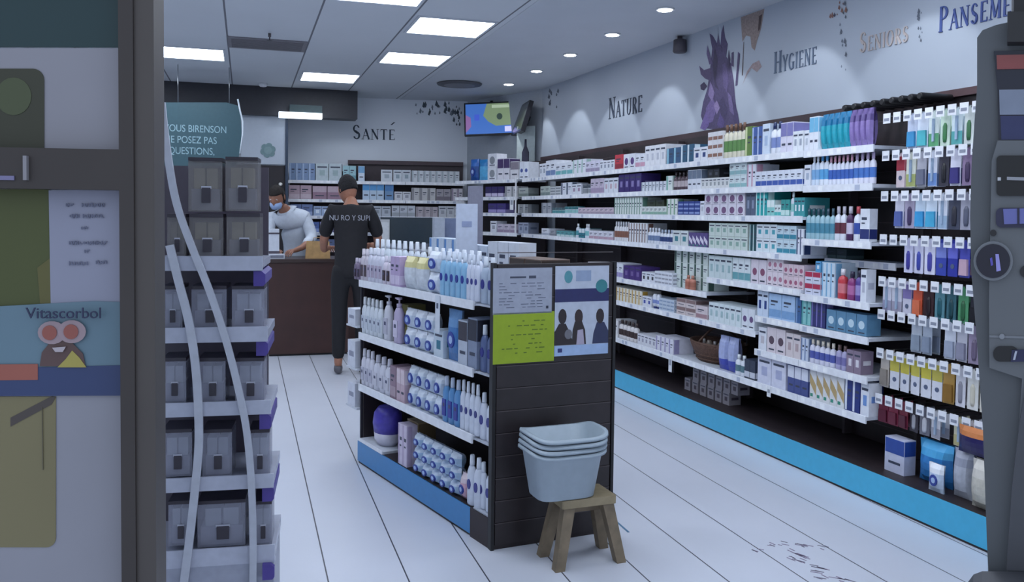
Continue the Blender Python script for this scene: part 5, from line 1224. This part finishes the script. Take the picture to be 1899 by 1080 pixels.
b = MB(); b.lathe([(.09, .07), (.098, .12), (.09, .17), (.06, .205), (.02, .215)], M('#4a3fa8', .35, var=.15), sy=.8, n=18); ob('upper_half', b, t)
# hanging card and last column beside the end panel
t = thing('promo_card', 'white card hanging from the island top shelf rail', 'card', ISL.w(ISL.s_at(814, .95), -.006, .70+.15), ISL.rot)
ob('card', MB().box(-.022, .022, -.002, 0, 0, .17, M('#d3dae4', .5)), t); ob('printing', MB().box(-.008, .008, -.003, -.002, .11, .135, M('#4c5870', .5)), t)
# narrow side column with bottles hung at the end of the island
s0 = IL-.165
t = thing('side_rack', 'narrow dark side rack between island shelves and end panel', 'rack', ISL.w(s0, 0, .127), ISL.rot)
ob('back_panel', MB().box(0, .125, .10, .11, 0, 1.0, M('#2c2a34', .5)), t)
for z in (.0, .30, .59, .88): ob('rack_shelf', MB().box(0, .125, .005, .099, z, z+.006, M('#b4bac6', .4)), t)
for z, nm, c in ((.007, 'lowest', '#d3dae8'), (.307, 'second', '#d6dcea'), (.597, 'third', '#5a6a94'), (.887, 'top', '#aebccf')):
    for i in range(2): bottle_big(ISL, s0+.034+.058*i, .02, .127+z, .052, .20, c, '#2b2f84', '#dfe6f0', 0, ('left' if i == 0 else 'right')+' bottle on '+nm+' tier of the narrow side rack', 'bottles in the side rack', True)
# card sign on the island top and right-hand stock
f_ = Frame((0, 4.35), (1, -.08)); a0, ztp = f_.at(846, 378); a1, _ = f_.at(886, 378)
t = thing('sign_holder', 'white upright sign card standing on the island top', 'sign', f_.w(a0, 0, 1.0205), f_.rot)
ob('card', MB().box(0, a1-a0, 0, .004, 0.012, ztp-1.02, M('#b9c2d4', .5)), t); ob('foot', MB().box(-.0, a1-a0, -.03, .03, 0, .011, M('#d0d6e0', .4)), t)
ob('printing', MB().box(.03, a1-a0-.03, -.001, 0, ztp-1.02-.12, ztp-1.02-.09, M('#8c98b8', .5)), t)
IR = Frame(ISL.w(IL, wI, 0)[:2], tuple(-c for c in ISL.d[:2]))  # right side, seen from the right: left = near
class FrR(Frame): pass
def right_row(items, z):
    s = .20
    for n_, w_, h_, d_, base, acc, sty, desc in items:
        for i in range(n_):
            me = carton_mesh(w_*.95, h_, d_, base, acc, sty)
            tag(ob('carton', me, None, IR.w(s+w_/2, .02+d_, z), IR.rot+math.pi), desc+(', '+['nearest', 'middle', 'farthest', 'last', 'end'][min(i, 4)]+' of its row' if n_ > 1 else '')+', right side of island', 'box', desc+' on the island right side')
            s += w_
    return s
right_row([(2, .14, .17, .16, '#6c5a50', '#3c3028', 2, 'dark brown carton'), (3, .10, .235, .1, '#c9ced8', '#8c3038', 0, 'white carton with red band'), (3, .1, .21, .1, '#c4cede', '#9cb0d0', 3, 'pale blue white carton'), (4, .09, .235, .1, '#bccadc', '#5c88c0', 1, 'white carton with blue stripe')], zt)
0 and right_row([(4, .12, .18, .2, '#c4b8c8', '#8c7c94', 0, 'mauve carton'), (5, .13, .19, .2, '#b9c8dc', '#6c8cc0', 3, 'pale blue carton')], z2)
0 and right_row([(5, .12, .18, .2, '#cfd4de', '#5c7cac', 0, 'white blue-banded carton'), (4, .13, .2, .2, '#c8d0d4', '#8cac9c', 2, 'white green-topped carton')], z3)
0 and right_row([(9, .13, .2, .2, '#d0ccd4', '#8c84a0', 1, 'white lilac-striped carton')], z4)
# far end cap of the island
FE = Frame(ISL.w(-.0, wI, 0)[:2], tuple(-c for c in ISL.n[:2]))
t = thing('end_rack', 'low rack of white boxes hooked on the far end of island', 'rack', ISL.w(-.006, .0, 0), ISL.rot)
ob('rack_frame', MB().box(-.012, 0, .02, wI-.02, 0, 1.0, M('#2c2a34', .5)), t)
for z in (.30, .52, .76): ob('rack_shelf', MB().box(-.17, -.0125, .0, wI-.02, z-.01, z, M('#c9ced8', .5)), t)
for z, hh, nm in ((.30, .13, 'lowest'), (.52, .15, 'middle'), (.76, .09, 'top')):
    for i in range(4):
        me = carton_mesh(.07, hh, .11, '#d0d4e0', '#8c90a4', 3)
        o = ob('carton', me, None, ISL.w(-.165, .04+.12*i, z+.0005), ISL.rot-math.pi/2)
        tag(o, 'white carton on '+nm+' shelf of far end rack, '+['nearest the aisle', 'second from the aisle', 'third from the aisle', 'farthest from the aisle'][i], 'box', 'white cartons on the far end rack')

# ------------------------------------------------------------------ stool and basins
SF = Frame((1.20, 3.13), (1, .06)); 
t = thing('step_stool', 'small wooden step stool standing before the island end panel', 'stool', (1.302, 3.17, 0), SF.rot)
wd_ = M('#7a6c58', .6, var=.2, scale=18); sh_ = .272
b = MB(); 
b.prism([(-.115, -.08), (.11, -.08), (.116, -.075), (.116, .075), (.11, .08), (-.115, .08), (-.12, .075), (-.12, -.075)], sh_-.032, sh_, M('#928468', .5, var=.15, scale=18), axis='z'); ob('seat', b, t)
for sx_ in (-1, 1):
    for sy_ in (-1, 1):
        a_ = Vector((sx_*.085, sy_*.05, sh_-.033)); e_ = Vector((sx_*.135, sy_*.078, 0)); w2 = .020; b = MB()
        b.hexa([(e_.x-w2, e_.y-w2, 0), (e_.x+w2, e_.y-w2, 0), (e_.x+w2, e_.y+w2, 0), (e_.x-w2, e_.y+w2, 0), (a_.x-w2*1.2, a_.y-w2, a_.z), (a_.x+w2*1.2, a_.y-w2, a_.z), (a_.x+w2*1.2, a_.y+w2, a_.z), (a_.x-w2*1.2, a_.y+w2, a_.z)], wd_); ob('leg', b, t)
ob('stretcher', MB().box(-.092, .092, -.01, .01, sh_-.075, sh_-.045, wd_), t)
def basin():
    b = MB(); N = 36; wm = M('#a2b0bb', .4, var=.03)
    def ring(hx, hy, z, wav=0, e=.45):
        out = []
        for j in range(N):
            a = 2*math.pi*j/N; c, s = math.cos(a), math.sin(a)
            x = hx*math.copysign(abs(c)**e, c); y = hy*math.copysign(abs(s)**e, s)
            out.append((x, y, z+wav*(abs(math.cos(a))**3)-wav*.35*(abs(math.sin(a))**3)))
        return out
    rings = [ring(.125, .085, 0), ring(.133, .092, .004), ring(.165, .118, .195, .01), ring(.181, .133, .203, .014), ring(.182, .134, .190, .014), ring(.178, .131, .190, .014), ring(.179, .130, .206, .014), ring(.163, .116, .203, .012), ring(.130, .089, .009), ring(.12, .08, .006)]
    base = 0
    for r_ in rings: b.v += r_
    k_ = b.mi(wm)
    for i in range(len(rings)-1):
        for j in range(N): b.f.append([i*N+j, i*N+(j+1) % N, (i+1)*N+(j+1) % N, (i+1)*N+j]); b.m.append(k_); b.sm.append(True)
    b.f.append([j for j in range(N)][::-1]); b.m.append(k_); b.sm.append(False); b.f.append([(len(rings)-1)*N+j for j in range(N)]); b.m.append(k_); b.sm.append(False)
    return b.mesh('basin')
bme = basin()
for i in range(4):
    o = ob('plastic_basin', bme, None, (1.213+.002*i, 3.17, sh_+.0005+i*.0215), (0, 0, SF.rot+.03*math.sin(i*2.3))); o.scale = (.91, .91, .93)
    tag(o, ['lowest white plastic basin of the stack, resting on the wooden stool', 'second lowest white basin in the stack on the stool', 'second highest white basin in the stack on the stool', 'topmost white plastic basin of the stack on the stool'][i], 'basin', 'nested white basins on the stool')

# ------------------------------------------------------------------ display rack at left
DR = Frame((-.9, 2.86), (1, -.10))
def D_(px, py, off=0): return DR.at(px, py, off)
t = thing('acrylic_display_rack', 'grey acrylic tiered display rack with curved side strips, beside door frame', 'rack', DR.w(0, 0, 0), DR.rot)
acr = M('#a4a8b8', .25, var=.03); acg = M('#8c8c9c', .3, alpha=.55, var=.03)
xl_ = D_(298, 700)[0]-.08; tiers = [(482, 497, 488), (612, 628, 497), (748, 762, 503), (884, 898, 508), (1015, 1080, 510)]
purple = M('#4a3c8c', .4)
for i, (ya, yb, xr) in enumerate(tiers):
    x1_, zt_ = D_(xr, ya); _, zb_ = D_(xr, yb)
    zb_ = max(zb_, zt_-.035)
    b = MB(); b.box(xl_, x1_, -.005, .30, zb_, zt_-.001, acr); b.box(xl_, x1_, -.012, -.005, zb_-.008, zt_+.012, M('#b0b4c4', .3)); o_ = ob('shelf', b, t)
x1_, ztop = D_(482, 290); _, zlow = D_(508, 1015)
b = MB(); b.box(xl_, D_(484, 480)[0], .30, .31, 0.0, ztop-.02, M('#4a4450', .4)); ob('back_panel', b, t)
b = MB(); b.box(xl_, D_(508, 1000)[0], -.01, .29, 0, zlow-.04, M('#9a9eae', .4)); ob('base_box', b, t)
for i, (ya, xr) in enumerate(((503, 492), (632, 497), (768, 503), (902, 508), (1040, 510))):
    x1_, zt_ = D_(xr, ya); x0_, _ = D_(xr-22, ya); _, zb_ = D_(xr, ya+28)
    if i < 4:
        b = MB(); b.prism([(x0_, zb_), (x1_-.006, zb_), (x1_, zb_+.008), (x1_, zt_-.01), (x1_-.012, zt_), (x0_, zt_)], .0, .28, purple); ob('purple_corner', b, t)
    else:
        b = MB(); b.prism([(x0_, zb_), (x1_-.006, zb_), (x1_, zb_+.008), (x1_, zt_-.01), (x1_-.012, zt_), (x0_, zt_)], -.03, -.0105, purple); ob('purple_corner', b, t)
# curved strips
def spline(pts, n=8):
    out = []; P = [pts[0]]+pts+[pts[-1]]
    for i in range(1, len(P)-2):
        for k in range(n):
            u = k/n; o = []
            for c in range(2):
                a, b_, c_, d_ = P[i-1][c], P[i][c], P[i+1][c], P[i+2][c]
                o.append(.5*((2*b_)+(-a+c_)*u+(2*a-5*b_+4*c_-d_)*u*u+(-a+3*b_-3*c_+d_)*u**3))
            out.append(tuple(o))
    out.append(pts[-1]); return out
def strip(pts, w0, name, off):
    pl = spline([D_(x, y, off) for x, y in pts]); b = MB()
    L, R_ = [], []
    for i, p_ in enumerate(pl):
        q0 = pl[max(i-1, 0)]; q1 = pl[min(i+1, len(pl)-1)]; dx, dy = q1[0]-q0[0], q1[1]-q0[1]; l = math.hypot(dx, dy); nx, ny = -dy/l*w0/2, dx/l*w0/2
        L.append((p_[0]-nx, p_[1]-ny)); R_.append((p_[0]+nx, p_[1]+ny))
    m_ = M('#b2b6c2', .35)
    for i in range(len(pl)-1):
        b.hexa([(L[i+1][0], off, L[i+1][1]), (R_[i+1][0], off, R_[i+1][1]), (R_[i+1][0], off+.012, R_[i+1][1]), (L[i+1][0], off+.012, L[i+1][1]), (L[i][0], off, L[i][1]), (R_[i][0], off, R_[i][1]), (R_[i][0], off+.012, R_[i][1]), (L[i][0], off+.012, L[i][1])], m_)
    ob(name, b, t)
strip([(299, 190), (308, 270), (325, 370), (352, 450), (388, 540), (418, 630), (440, 715), (457, 800), (466, 900), (469, 1000), (469, 1079), (468, 1110)], .021, 'curved_strip', -.03)
strip([(314, 455), (330, 520), (348, 590), (361, 670), (367, 750), (368, 830), (360, 920), (350, 1010), (341, 1080), (338, 1110)], .024, 'curved_strip', -.03)
# clear boxes on the rack
def clear_box(px0, px1, yt, yb, desc, dark=False, contents='#a8a49c'):
    x0_, zt_ = D_(px0, yt, .02); x1_, zb_ = D_(px1, yb, .02); w_, h_ = x1_-x0_, zt_-zb_
    o = thing('clear_drawer_box', desc, 'box', DR.w(x0_, .02, zb_), DR.rot, 'small parts boxes on the display rack')
    e = .003; g1 = M('#8a8788' if dark else '#a8aabb', .25, var=.05, alpha=.38)
    b = MB(); b.box(0, w_, 0, e, 0, h_-.012, g1); b.box(0, e, e, .12, 0, h_-.012, g1); b.box(w_-e, w_, e, .12, 0, h_-.012, g1); b.box(e, w_-e, .117, .12, 0, h_-.012, g1); b.box(e, w_-e, e, .117, 0, e, g1); ob('box_shell', b, o)
    b = MB(); b.box(0, w_, -.002, .121, h_-.0115, h_-.001, M('#35303a', .35)); ob('lid', b, o)
    b = MB(); b.box(.008, w_-.008, .01, .1, .004, h_*.42, M('#a4a6b8', .5)); b.box(w_*.15, w_*.48, .012, .08, h_*.425, h_*.8, M(contents, .6)); b.box(w_*.53, w_*.85, .012, .08, h_*.425, h_*.8, M(contents, .6)); ob('contents', b, o)
    b = MB(); b.box(w_*.40, w_*.66, -.004, -.0005, h_*.16, h_*.44, M('#38343e', .4)); b.box(w_*.38, w_*.68, -.0025, -.0003, h_*.42, h_*.47, M('#b4b6c4', .4)); ob('latch', b, o)
clear_box(349, 412, 291, 393, 'clear lidded box, upper left of the four on rack top', True, '#b0a890')
clear_box(418, 478, 290, 392, 'clear lidded box, upper right of the four on rack top', True, '#b0a890')
clear_box(351, 414, 396, 481, 'clear lidded box, lower left of the four on rack top', True, '#b0a890')
clear_box(420, 482, 395, 481, 'clear lidded box, lower right of the four on rack top', True, '#b0a890')
clear_box(310, 345, 396, 481, 'clear box partly hidden by door frame on rack top tier', True, '#8c8880')
for nm, yt, yb, xs in (('second', 530, 611, ((300, 338), (355, 420), (430, 490))), ('third', 664, 747, ((300, 345), (368, 418), (436, 490))), ('fourth', 797, 883, ((300, 356), (375, 430), (462, 500))), ('bottom', 930, 1011, ((312, 356), (366, 455), (470, 504)))):
    for k, (x0_, x1_) in enumerate(xs):
        clear_box(x0_, x1_, yt, yb, 'clear parts box on '+nm+' tier of rack, '+['left by the door frame', 'middle one', 'right one by the purple corner'][k], False, '#c0c8d4')

# ------------------------------------------------------------------ shop front at left (mullion, rail, panes, posters)
wr = math.radians(-10.9)
wo = CP+CF*1.05
WF = Frame((wo.x, wo.y), (math.cos(wr), math.sin(wr)))
def Wp(x, y, off=0): return WF.at(x, y, off)
TW = WF.T()
def wloc(b, name, parent=None, **kw): return ob(name, b, parent, WF.w(0, 0, 0), WF.rot, **kw) if parent is None else ob(name, b, parent)
def poly_strip(b, pts_l, pts_r, y0, y1, m):
    pass
brn = M('#3b3533', .5, var=.06, scale=8); brn2 = M('#4e4845', .45, var=.05, scale=8)
ztop_, zbot_ = 2.6, 0.0
# vertical mullion: dark outer face + lighter return
xa = Wp(222, 540)[0]; xb = Wp(249, 540)[0]; xc = Wp(306, 540, .045)[0]
b = MB(); b.box(xa, xb, -.0, .05, zbot_, ztop_, brn); b.box(xb, xc, .004, .045, zbot_, ztop_, brn2)
fr_o = struct('window_1', MB().box(-2.4, xa, .06, .07, 2.2, 2.6, brn), WF.w(0, 0, 0), WF.rot)
ob('mullion', b, fr_o)
_, zr1 = Wp(100, 275); _, zr0 = Wp(100, 351)
ob('cross_rail', MB().box(-2.4, xa, 0.0, .05, zr0, zr1, brn), fr_o)
ob('glass_pane', MB().box(-2.4, xa, .035, .041, zr1, 2.2, M('#b8c8cc', .05, alpha=.25, var=0)), fr_o)
ob('glass_pane', MB().box(-2.4, xa, .035, .041, .1, zr0, M('#b8c8cc', .05, alpha=.25, var=0)), fr_o)
ob('bottom_rail', MB().box(-2.4, xa, 0.0, .05, 0, .1, brn), fr_o)
hb = MB(); x_, z_ = Wp(50, 312); hb.box(x_-.002, x_+.002, -.006, 0, z_-.014, z_+.014, M('#8c8a90', .4)); x_, z_ = Wp(12, 331); hb.box(x_-.014, x_+.009, -.002, 0, z_-.002, z_+.003, M('#7c789c', .4)); ob('rail_mark', hb, fr_o)
# poster surfaces inside the window (behind glass plane)
def wposter(label, cat, shapes, name='window_poster', y0=.028, thick=.003):
    o = thing(name, label, cat, WF.w(0, 0, 0), WF.rot)
    for q, (nm, pts, c) in enumerate(shapes):
        pl = [Wp(x, y) for x, y in pts]
        ar = sum(pl[j][0]*pl[(j+1) % len(pl)][1]-pl[(j+1) % len(pl)][0]*pl[j][1] for j in range(len(pl)))
        if ar < 0: pl = pl[::-1]
        yy = y0-.0006*q; b = MB(); b.prism(pl, yy-(.0005 if q else 0), yy+(thick if q == 0 else .0001), M(c, .5, var=.04, scale=6) if isinstance(c, str) else c); ob(nm, b, o)
    return o
def rrect(x0, y0, x1, y1, r, corners=(1, 1, 1, 1)):
    o = []
    for k, (cx_, cy_, a0) in enumerate(((x0+r, y0+r, 180), (x1-r, y0+r, 270), (x1-r, y1-r, 0), (x0+r, y1-r, 90))):
        if corners[k]: o += [(cx_+r*math.cos(math.radians(a0+15*i)), cy_+r*math.sin(math.radians(a0+15*i))) for i in range(7)]
        else: o.append(((x0, y0), (x1, y0), (x1, y1), (x0, y1))[k])
    return o
wposter('dark teal band across the top of left shop window', 'window film', [('film', [(-500, -260), (212, -260), (214, 79), (-500, 76)], '#1f3a3d')], 'window_film')
wposter('grey white window poster with rounded olive picture above the cross rail', 'poster', [('sheet', [(-500, 80), (216, 81), (219, 276), (-500, 276)], '#93929a'), ('olive_picture', rrect(-500, 120, 63, 277, 22, (0, 1, 0, 0)), '#3a3b2c'), ('pale_disc', [(5+34*math.cos(i*math.pi/10), 173+36*math.sin(i*math.pi/10)) for i in range(20)], '#4c5438')])
wposter('olive green picture panel under the cross rail of window', 'poster', [('sheet', [(-500, 350), (74, 350), (78, 600), (-500, 600)], '#4c5228'), ('ochre_edge', [(50, 500), (76, 480), (78, 570), (56, 575)], '#605c30')])
o = wposter('pale blue sheet of paper with small print taped in window', 'notice', [('sheet', [(72, 352), (219, 350), (224, 568), (76, 570)], '#9294a6')], 'paper_notice', .0265)
rr = random.Random(9); pm = MB(); ink = M('#666a80', .5)
for y, x0_, x1_ in ((380, 106, 118), (380, 136, 178), (401, 113, 132), (401, 138, 173), (424, 135, 147), (452, 112, 134), (452, 139, 181), (468, 141, 147), (491, 112, 146), (489, 163, 184)):
    x = x0_
    while x < x1_:
        a_, z_ = Wp(x, y); h_ = rr.uniform(.0025, .005); pm.box(a_, a_+.0012, .0245, .0252, z_-h_/2, z_+h_/2, ink)
        if rr.random() < .7: z3_ = z_+rr.choice((-.4, 0, .4))*h_; pm.box(a_+.0012, a_+.0032, .0245, .0252, z3_-.0006, z3_+.0006, ink)
        x += rr.uniform(3.5, 5.5)
ob('handwriting', pm, o)
pz = [('sheet', [(-400, 578), (-60, 575), (100, 566), (160, 563), (222, 565), (226, 690), (-400, 692)], '#66808e'),
      ('blue_band', [(-400, 690), (80, 688), (227, 684), (229, 742), (-400, 744)], '#34426a'),
      ('orange_fruit', [(-400, 686), (54, 682), (54, 712), (-400, 718)], '#9c5a4c'),
      ('face_shape', [(58, 686), (62, 660), (78, 640), (100, 630), (118, 640), (140, 662), (145, 686)], '#5c4644'),
      ('yellow_lemon', [(92, 688), (108, 672), (120, 656), (134, 670), (147, 688)], '#a89c50'),
      ('glasses_rim', [(82+27*math.cos(i*math.pi/9), 622+22*math.sin(i*math.pi/9)) for i in range(18)], '#a08c92'),
      ('glasses_rim', [(120+27*math.cos(i*math.pi/9), 620+22*math.sin(i*math.pi/9)) for i in range(18)], '#a08c92'),
      ('orange_slice', [(78+14*math.cos(i*math.pi/9), 622+14*math.sin(i*math.pi/9)) for i in range(18)], '#96564c'),
      ('orange_slice', [(119+14*math.cos(i*math.pi/9), 620+14*math.sin(i*math.pi/9)) for i in range(18)], '#96564c'),
      ('smile', [(84, 650), (110, 648), (104, 658), (90, 658)], '#b4aab0')]
o = wposter('light blue advertising poster with orange slice glasses and dark lettering', 'poster', pz, 'window_poster', .0245)
a_, z_ = Wp(36, 594); tx = text('Vitascorbol', .0185, M('#2c3250', .5), o, (a_, .0165, z_), sx=1.0)
wposter('lower white poster with rounded yellow brown picture in window', 'poster', [('sheet', [(-400, 744), (229, 740), (236, 1400), (-400, 1400)], '#93939c'), ('yellow_picture', rrect(-400, 745, 86, 1032, 18, (0, 0, 1, 0)), '#7c7454'), ('brown_stroke', [(0, 802), (0, 785), (78, 744), (86, 746), (78, 760)], '#4c4440'), ('dark_line', [(60, 765), (61.5, 765), (63, 884), (61.5, 884)], '#5c5644')], y0=.0275)

# ------------------------------------------------------------------ kiosk at right
KF = Frame((CP+ray(1850, 540)*1.15)[:2], (math.cos(math.radians(-47)), math.sin(math.radians(-47))))
def Kp(x, y, off=0): return KF.at(x, y, off)
t = thing('vending_kiosk', 'grey plastic self-service kiosk with screen and slots at right edge', 'kiosk', KF.w(0, 0, 0), KF.rot)
kg = M('#5c6064', .5, var=.04, scale=5); kd = M('#54565c', .5, var=.04, scale=5)
def kpoly(pts, y0, y1, m, nm, parent=t):
    pl = [Kp(x, y) for x, y in pts]; ar = sum(pl[j][0]*pl[(j+1) % len(pl)][1]-pl[(j+1) % len(pl)][0]*pl[j][1] for j in range(len(pl)))
    if ar < 0: pl = pl[::-1]
    b = MB(); b.prism(pl, y0, y1, m); return ob(nm, b, parent)
kpoly([(1812, 70), (1822, 56), (1848, 46), (1876, 40), (2150, 40), (2150, 1070), (1833, 1070), (1830, 1000), (1823, 800), (1812, 640), (1801, 500), (1799, 400), (1802, 300), (1812, 160)], .0, .22, kg, 'body')
kpoly([(1839, 300), (1850, 262), (2150, 262), (2150, 1060), (1868, 1060), (1876, 900), (1888, 800), (1895, 700), (1835, 680), (1834, 560)], -.012, -.0005, M('#686c70', .45, var=.04, scale=5), 'front_fascia')
kpoly([(1866, 1050), (1876, 900), (1890, 780), (1905, 700), (2150, 700), (2150, 1060)], -.018, -.0125, M('#4c4e54', .5), 'lower_panel')
kpoly([(1843, 96), (2150, 90), (2150, 262), (1852, 264), (1850, 170)], -.006, -.0005, M('#1c2030', .25), 'screen')
e = lambda h: M(h, .3, emit=.10, var=.1)
kpoly([(1848, 104), (2140, 98), (2140, 126), (1849, 130)], -.008, -.0062, e('#7c4040'), 'screen_heading')
kpoly([(1853, 168), (2140, 164), (2140, 212), (1854, 214)], -.008, -.0062, e('#727c90'), 'screen_panel')
kpoly([(1855, 216), (2140, 214), (2140, 258), (1857, 260)], -.0075, -.0062, e('#262c54'), 'screen_footer')
b = kpoly(rrect(1848, 290, 1960, 364, 8), -.016, -.0125, M('#141417', .35), 'card_slot')
kpoly([(1867, 329), (1930, 331), (1930, 337), (1867, 335)], -.018, -.0165, M('#9a9ca4', .3), 'slot_lip')
kpoly([(1850, 330), (1856, 330), (1856, 336), (1850, 336)], -.018, -.0165, M('#c4c6cc', .3), 'indicator_lamp')
kpoly(rrect(1847, 386, 1990, 422, 10), -.016, -.0125, M('#2c2c48', .35), 'label_recess')
kpoly([(1860, 388), (1990, 384), (1990, 412), (1862, 416)], -.018, -.0165, M('#6c70b0', .35), 'payment_label')
kpoly([(1886, 386), (1890, 386), (1890, 416), (1886, 416)], -.019, -.0182, M('#22223c', .35), 'payment_mark')
def kdisc(x, y, r, y0, y1, m, nm): return kpoly([(x+r*math.cos(i*math.pi/14), y+r*math.sin(i*math.pi/14)) for i in range(28)], y0, y1, m, nm)
kdisc(1842, 483, 36, -.022, -.0005, M('#7a7e84', .4), 'reader_ring'); kdisc(1842, 483, 31, -.025, -.0222, M('#161528', .3), 'contactless_reader')
kpoly([(1846, 470), (1852, 470), (1856, 500), (1848, 502)], -.027, -.0252, M('#9c98dc', .3), 'reader_symbol')
kpoly([(1836, 478), (1840, 476), (1842, 490), (1838, 492)], -.027, -.0252, M('#5c54b4', .3), 'reader_symbol')
kdisc(1842, 432, 6, -.016, -.0125, M('#222226', .4), 'lock'); kdisc(1902, 503, 11, -.016, -.0125, M('#222226', .4), 'button')
kpoly(rrect(1842, 640, 1888, 668, 13), -.016, -.0125, M('#17171a', .35), 'coin_slot')
kpoly([(1876, 646), (1960, 644), (1960, 666), (1874, 668)], -.018, -.0165, M('#24264c', .35), 'coin_label'); kpoly([(1882, 648), (1886, 648), (1882, 664), (1878, 664)], -.02, -.0182, M('#b4b8c8', .35), 'coin_mark')
kpoly([(1835, 620), (1900, 622), (1900, 626), (1835, 624)], -.0135, -.0122, M('#7c8086', .4), 'panel_seam')
kdisc(1858, 622, 5, -.015, -.0125, M('#8c9096', .4), 'rivet')
kpoly([(1868, 30), (2150, 30), (2150, 85), (1868, 85)], -.03, -.0005, M('#2a2a2c', .5), 'top_box'); kpoly([(1880, -60), (2150, -60), (2150, 30), (1880, 30)], -.0, .2, M('#232326', .5), 'top_display')
x0_, zk = Kp(1833, 1070)
b = MB(); b.box(x0_-.0, x0_+.40, -.0, .22, 0, zk-.003, M('#34363c', .5)); ob('pedestal', b, t)
x0b, zkb = Kp(1795, 1052); kpoly([(1790, 1078), (1806, 1056), (1822, 1050), (2150, 1050), (2150, 1100), (1788, 1100)], -.07, -.0205, M('#3a3c42', .5), 'foot_tray')

# floor marks
fm_ = MB(); rr = random.Random(4); c_a, c_b = M('#8c8098', .6), M('#6e6a7c', .6)
for cx_, cy_ in ((1436, 1012), (1450, 1008), (1480, 1010), (1492, 1012), (1524, 1016), (1472, 1024), (1484, 1032), (1494, 1036), (1470, 1034), (1486, 1044), (1516, 1050), (1528, 1056), (1512, 1062), (1526, 1070), (1556, 1076), (1570, 1078), (1405, 1022)):
    for q in range(3):
        p_ = onZ(cx_+rr.uniform(-7, 7), cy_+rr.uniform(-4, 4), 0); L_ = rr.uniform(.008, .028); a_ = math.radians(-60+rr.uniform(-25, 25)); d_ = Vector((math.cos(a_), math.sin(a_), 0)); n_ = Vector((-d_.y, d_.x, 0))*.003
        fm_.hexa([(v_.x, v_.y, z_) for z_ in (.0003, .0008) for v_ in (p_-d_*L_-n_, p_+d_*L_-n_, p_+d_*L_+n_, p_-d_*L_+n_)], rr.choice((c_a, c_a, c_b)))
o = tag(ob('floor_marks', fm_), 'faint reddish worn lettering marks on the white floor at lower right', 'floor marking'); o['kind'] = 'stuff'
q0, q1 = onZ(1134, 960, 0), onZ(1166, 988, 0); d_ = (q1-q0).normalized(); n_ = Vector((-d_.y, d_.x, 0))*.005; tp = MB()
tp.hexa([(v_.x, v_.y, z_) for z_ in (.0003, .0009) for v_ in (q0-n_, q1-n_, q1+n_, q0+n_)], M('#4c7898', .5)); tag(ob('floor_tape', tp), 'short blue strip of tape on floor right of the wooden stool', 'tape')
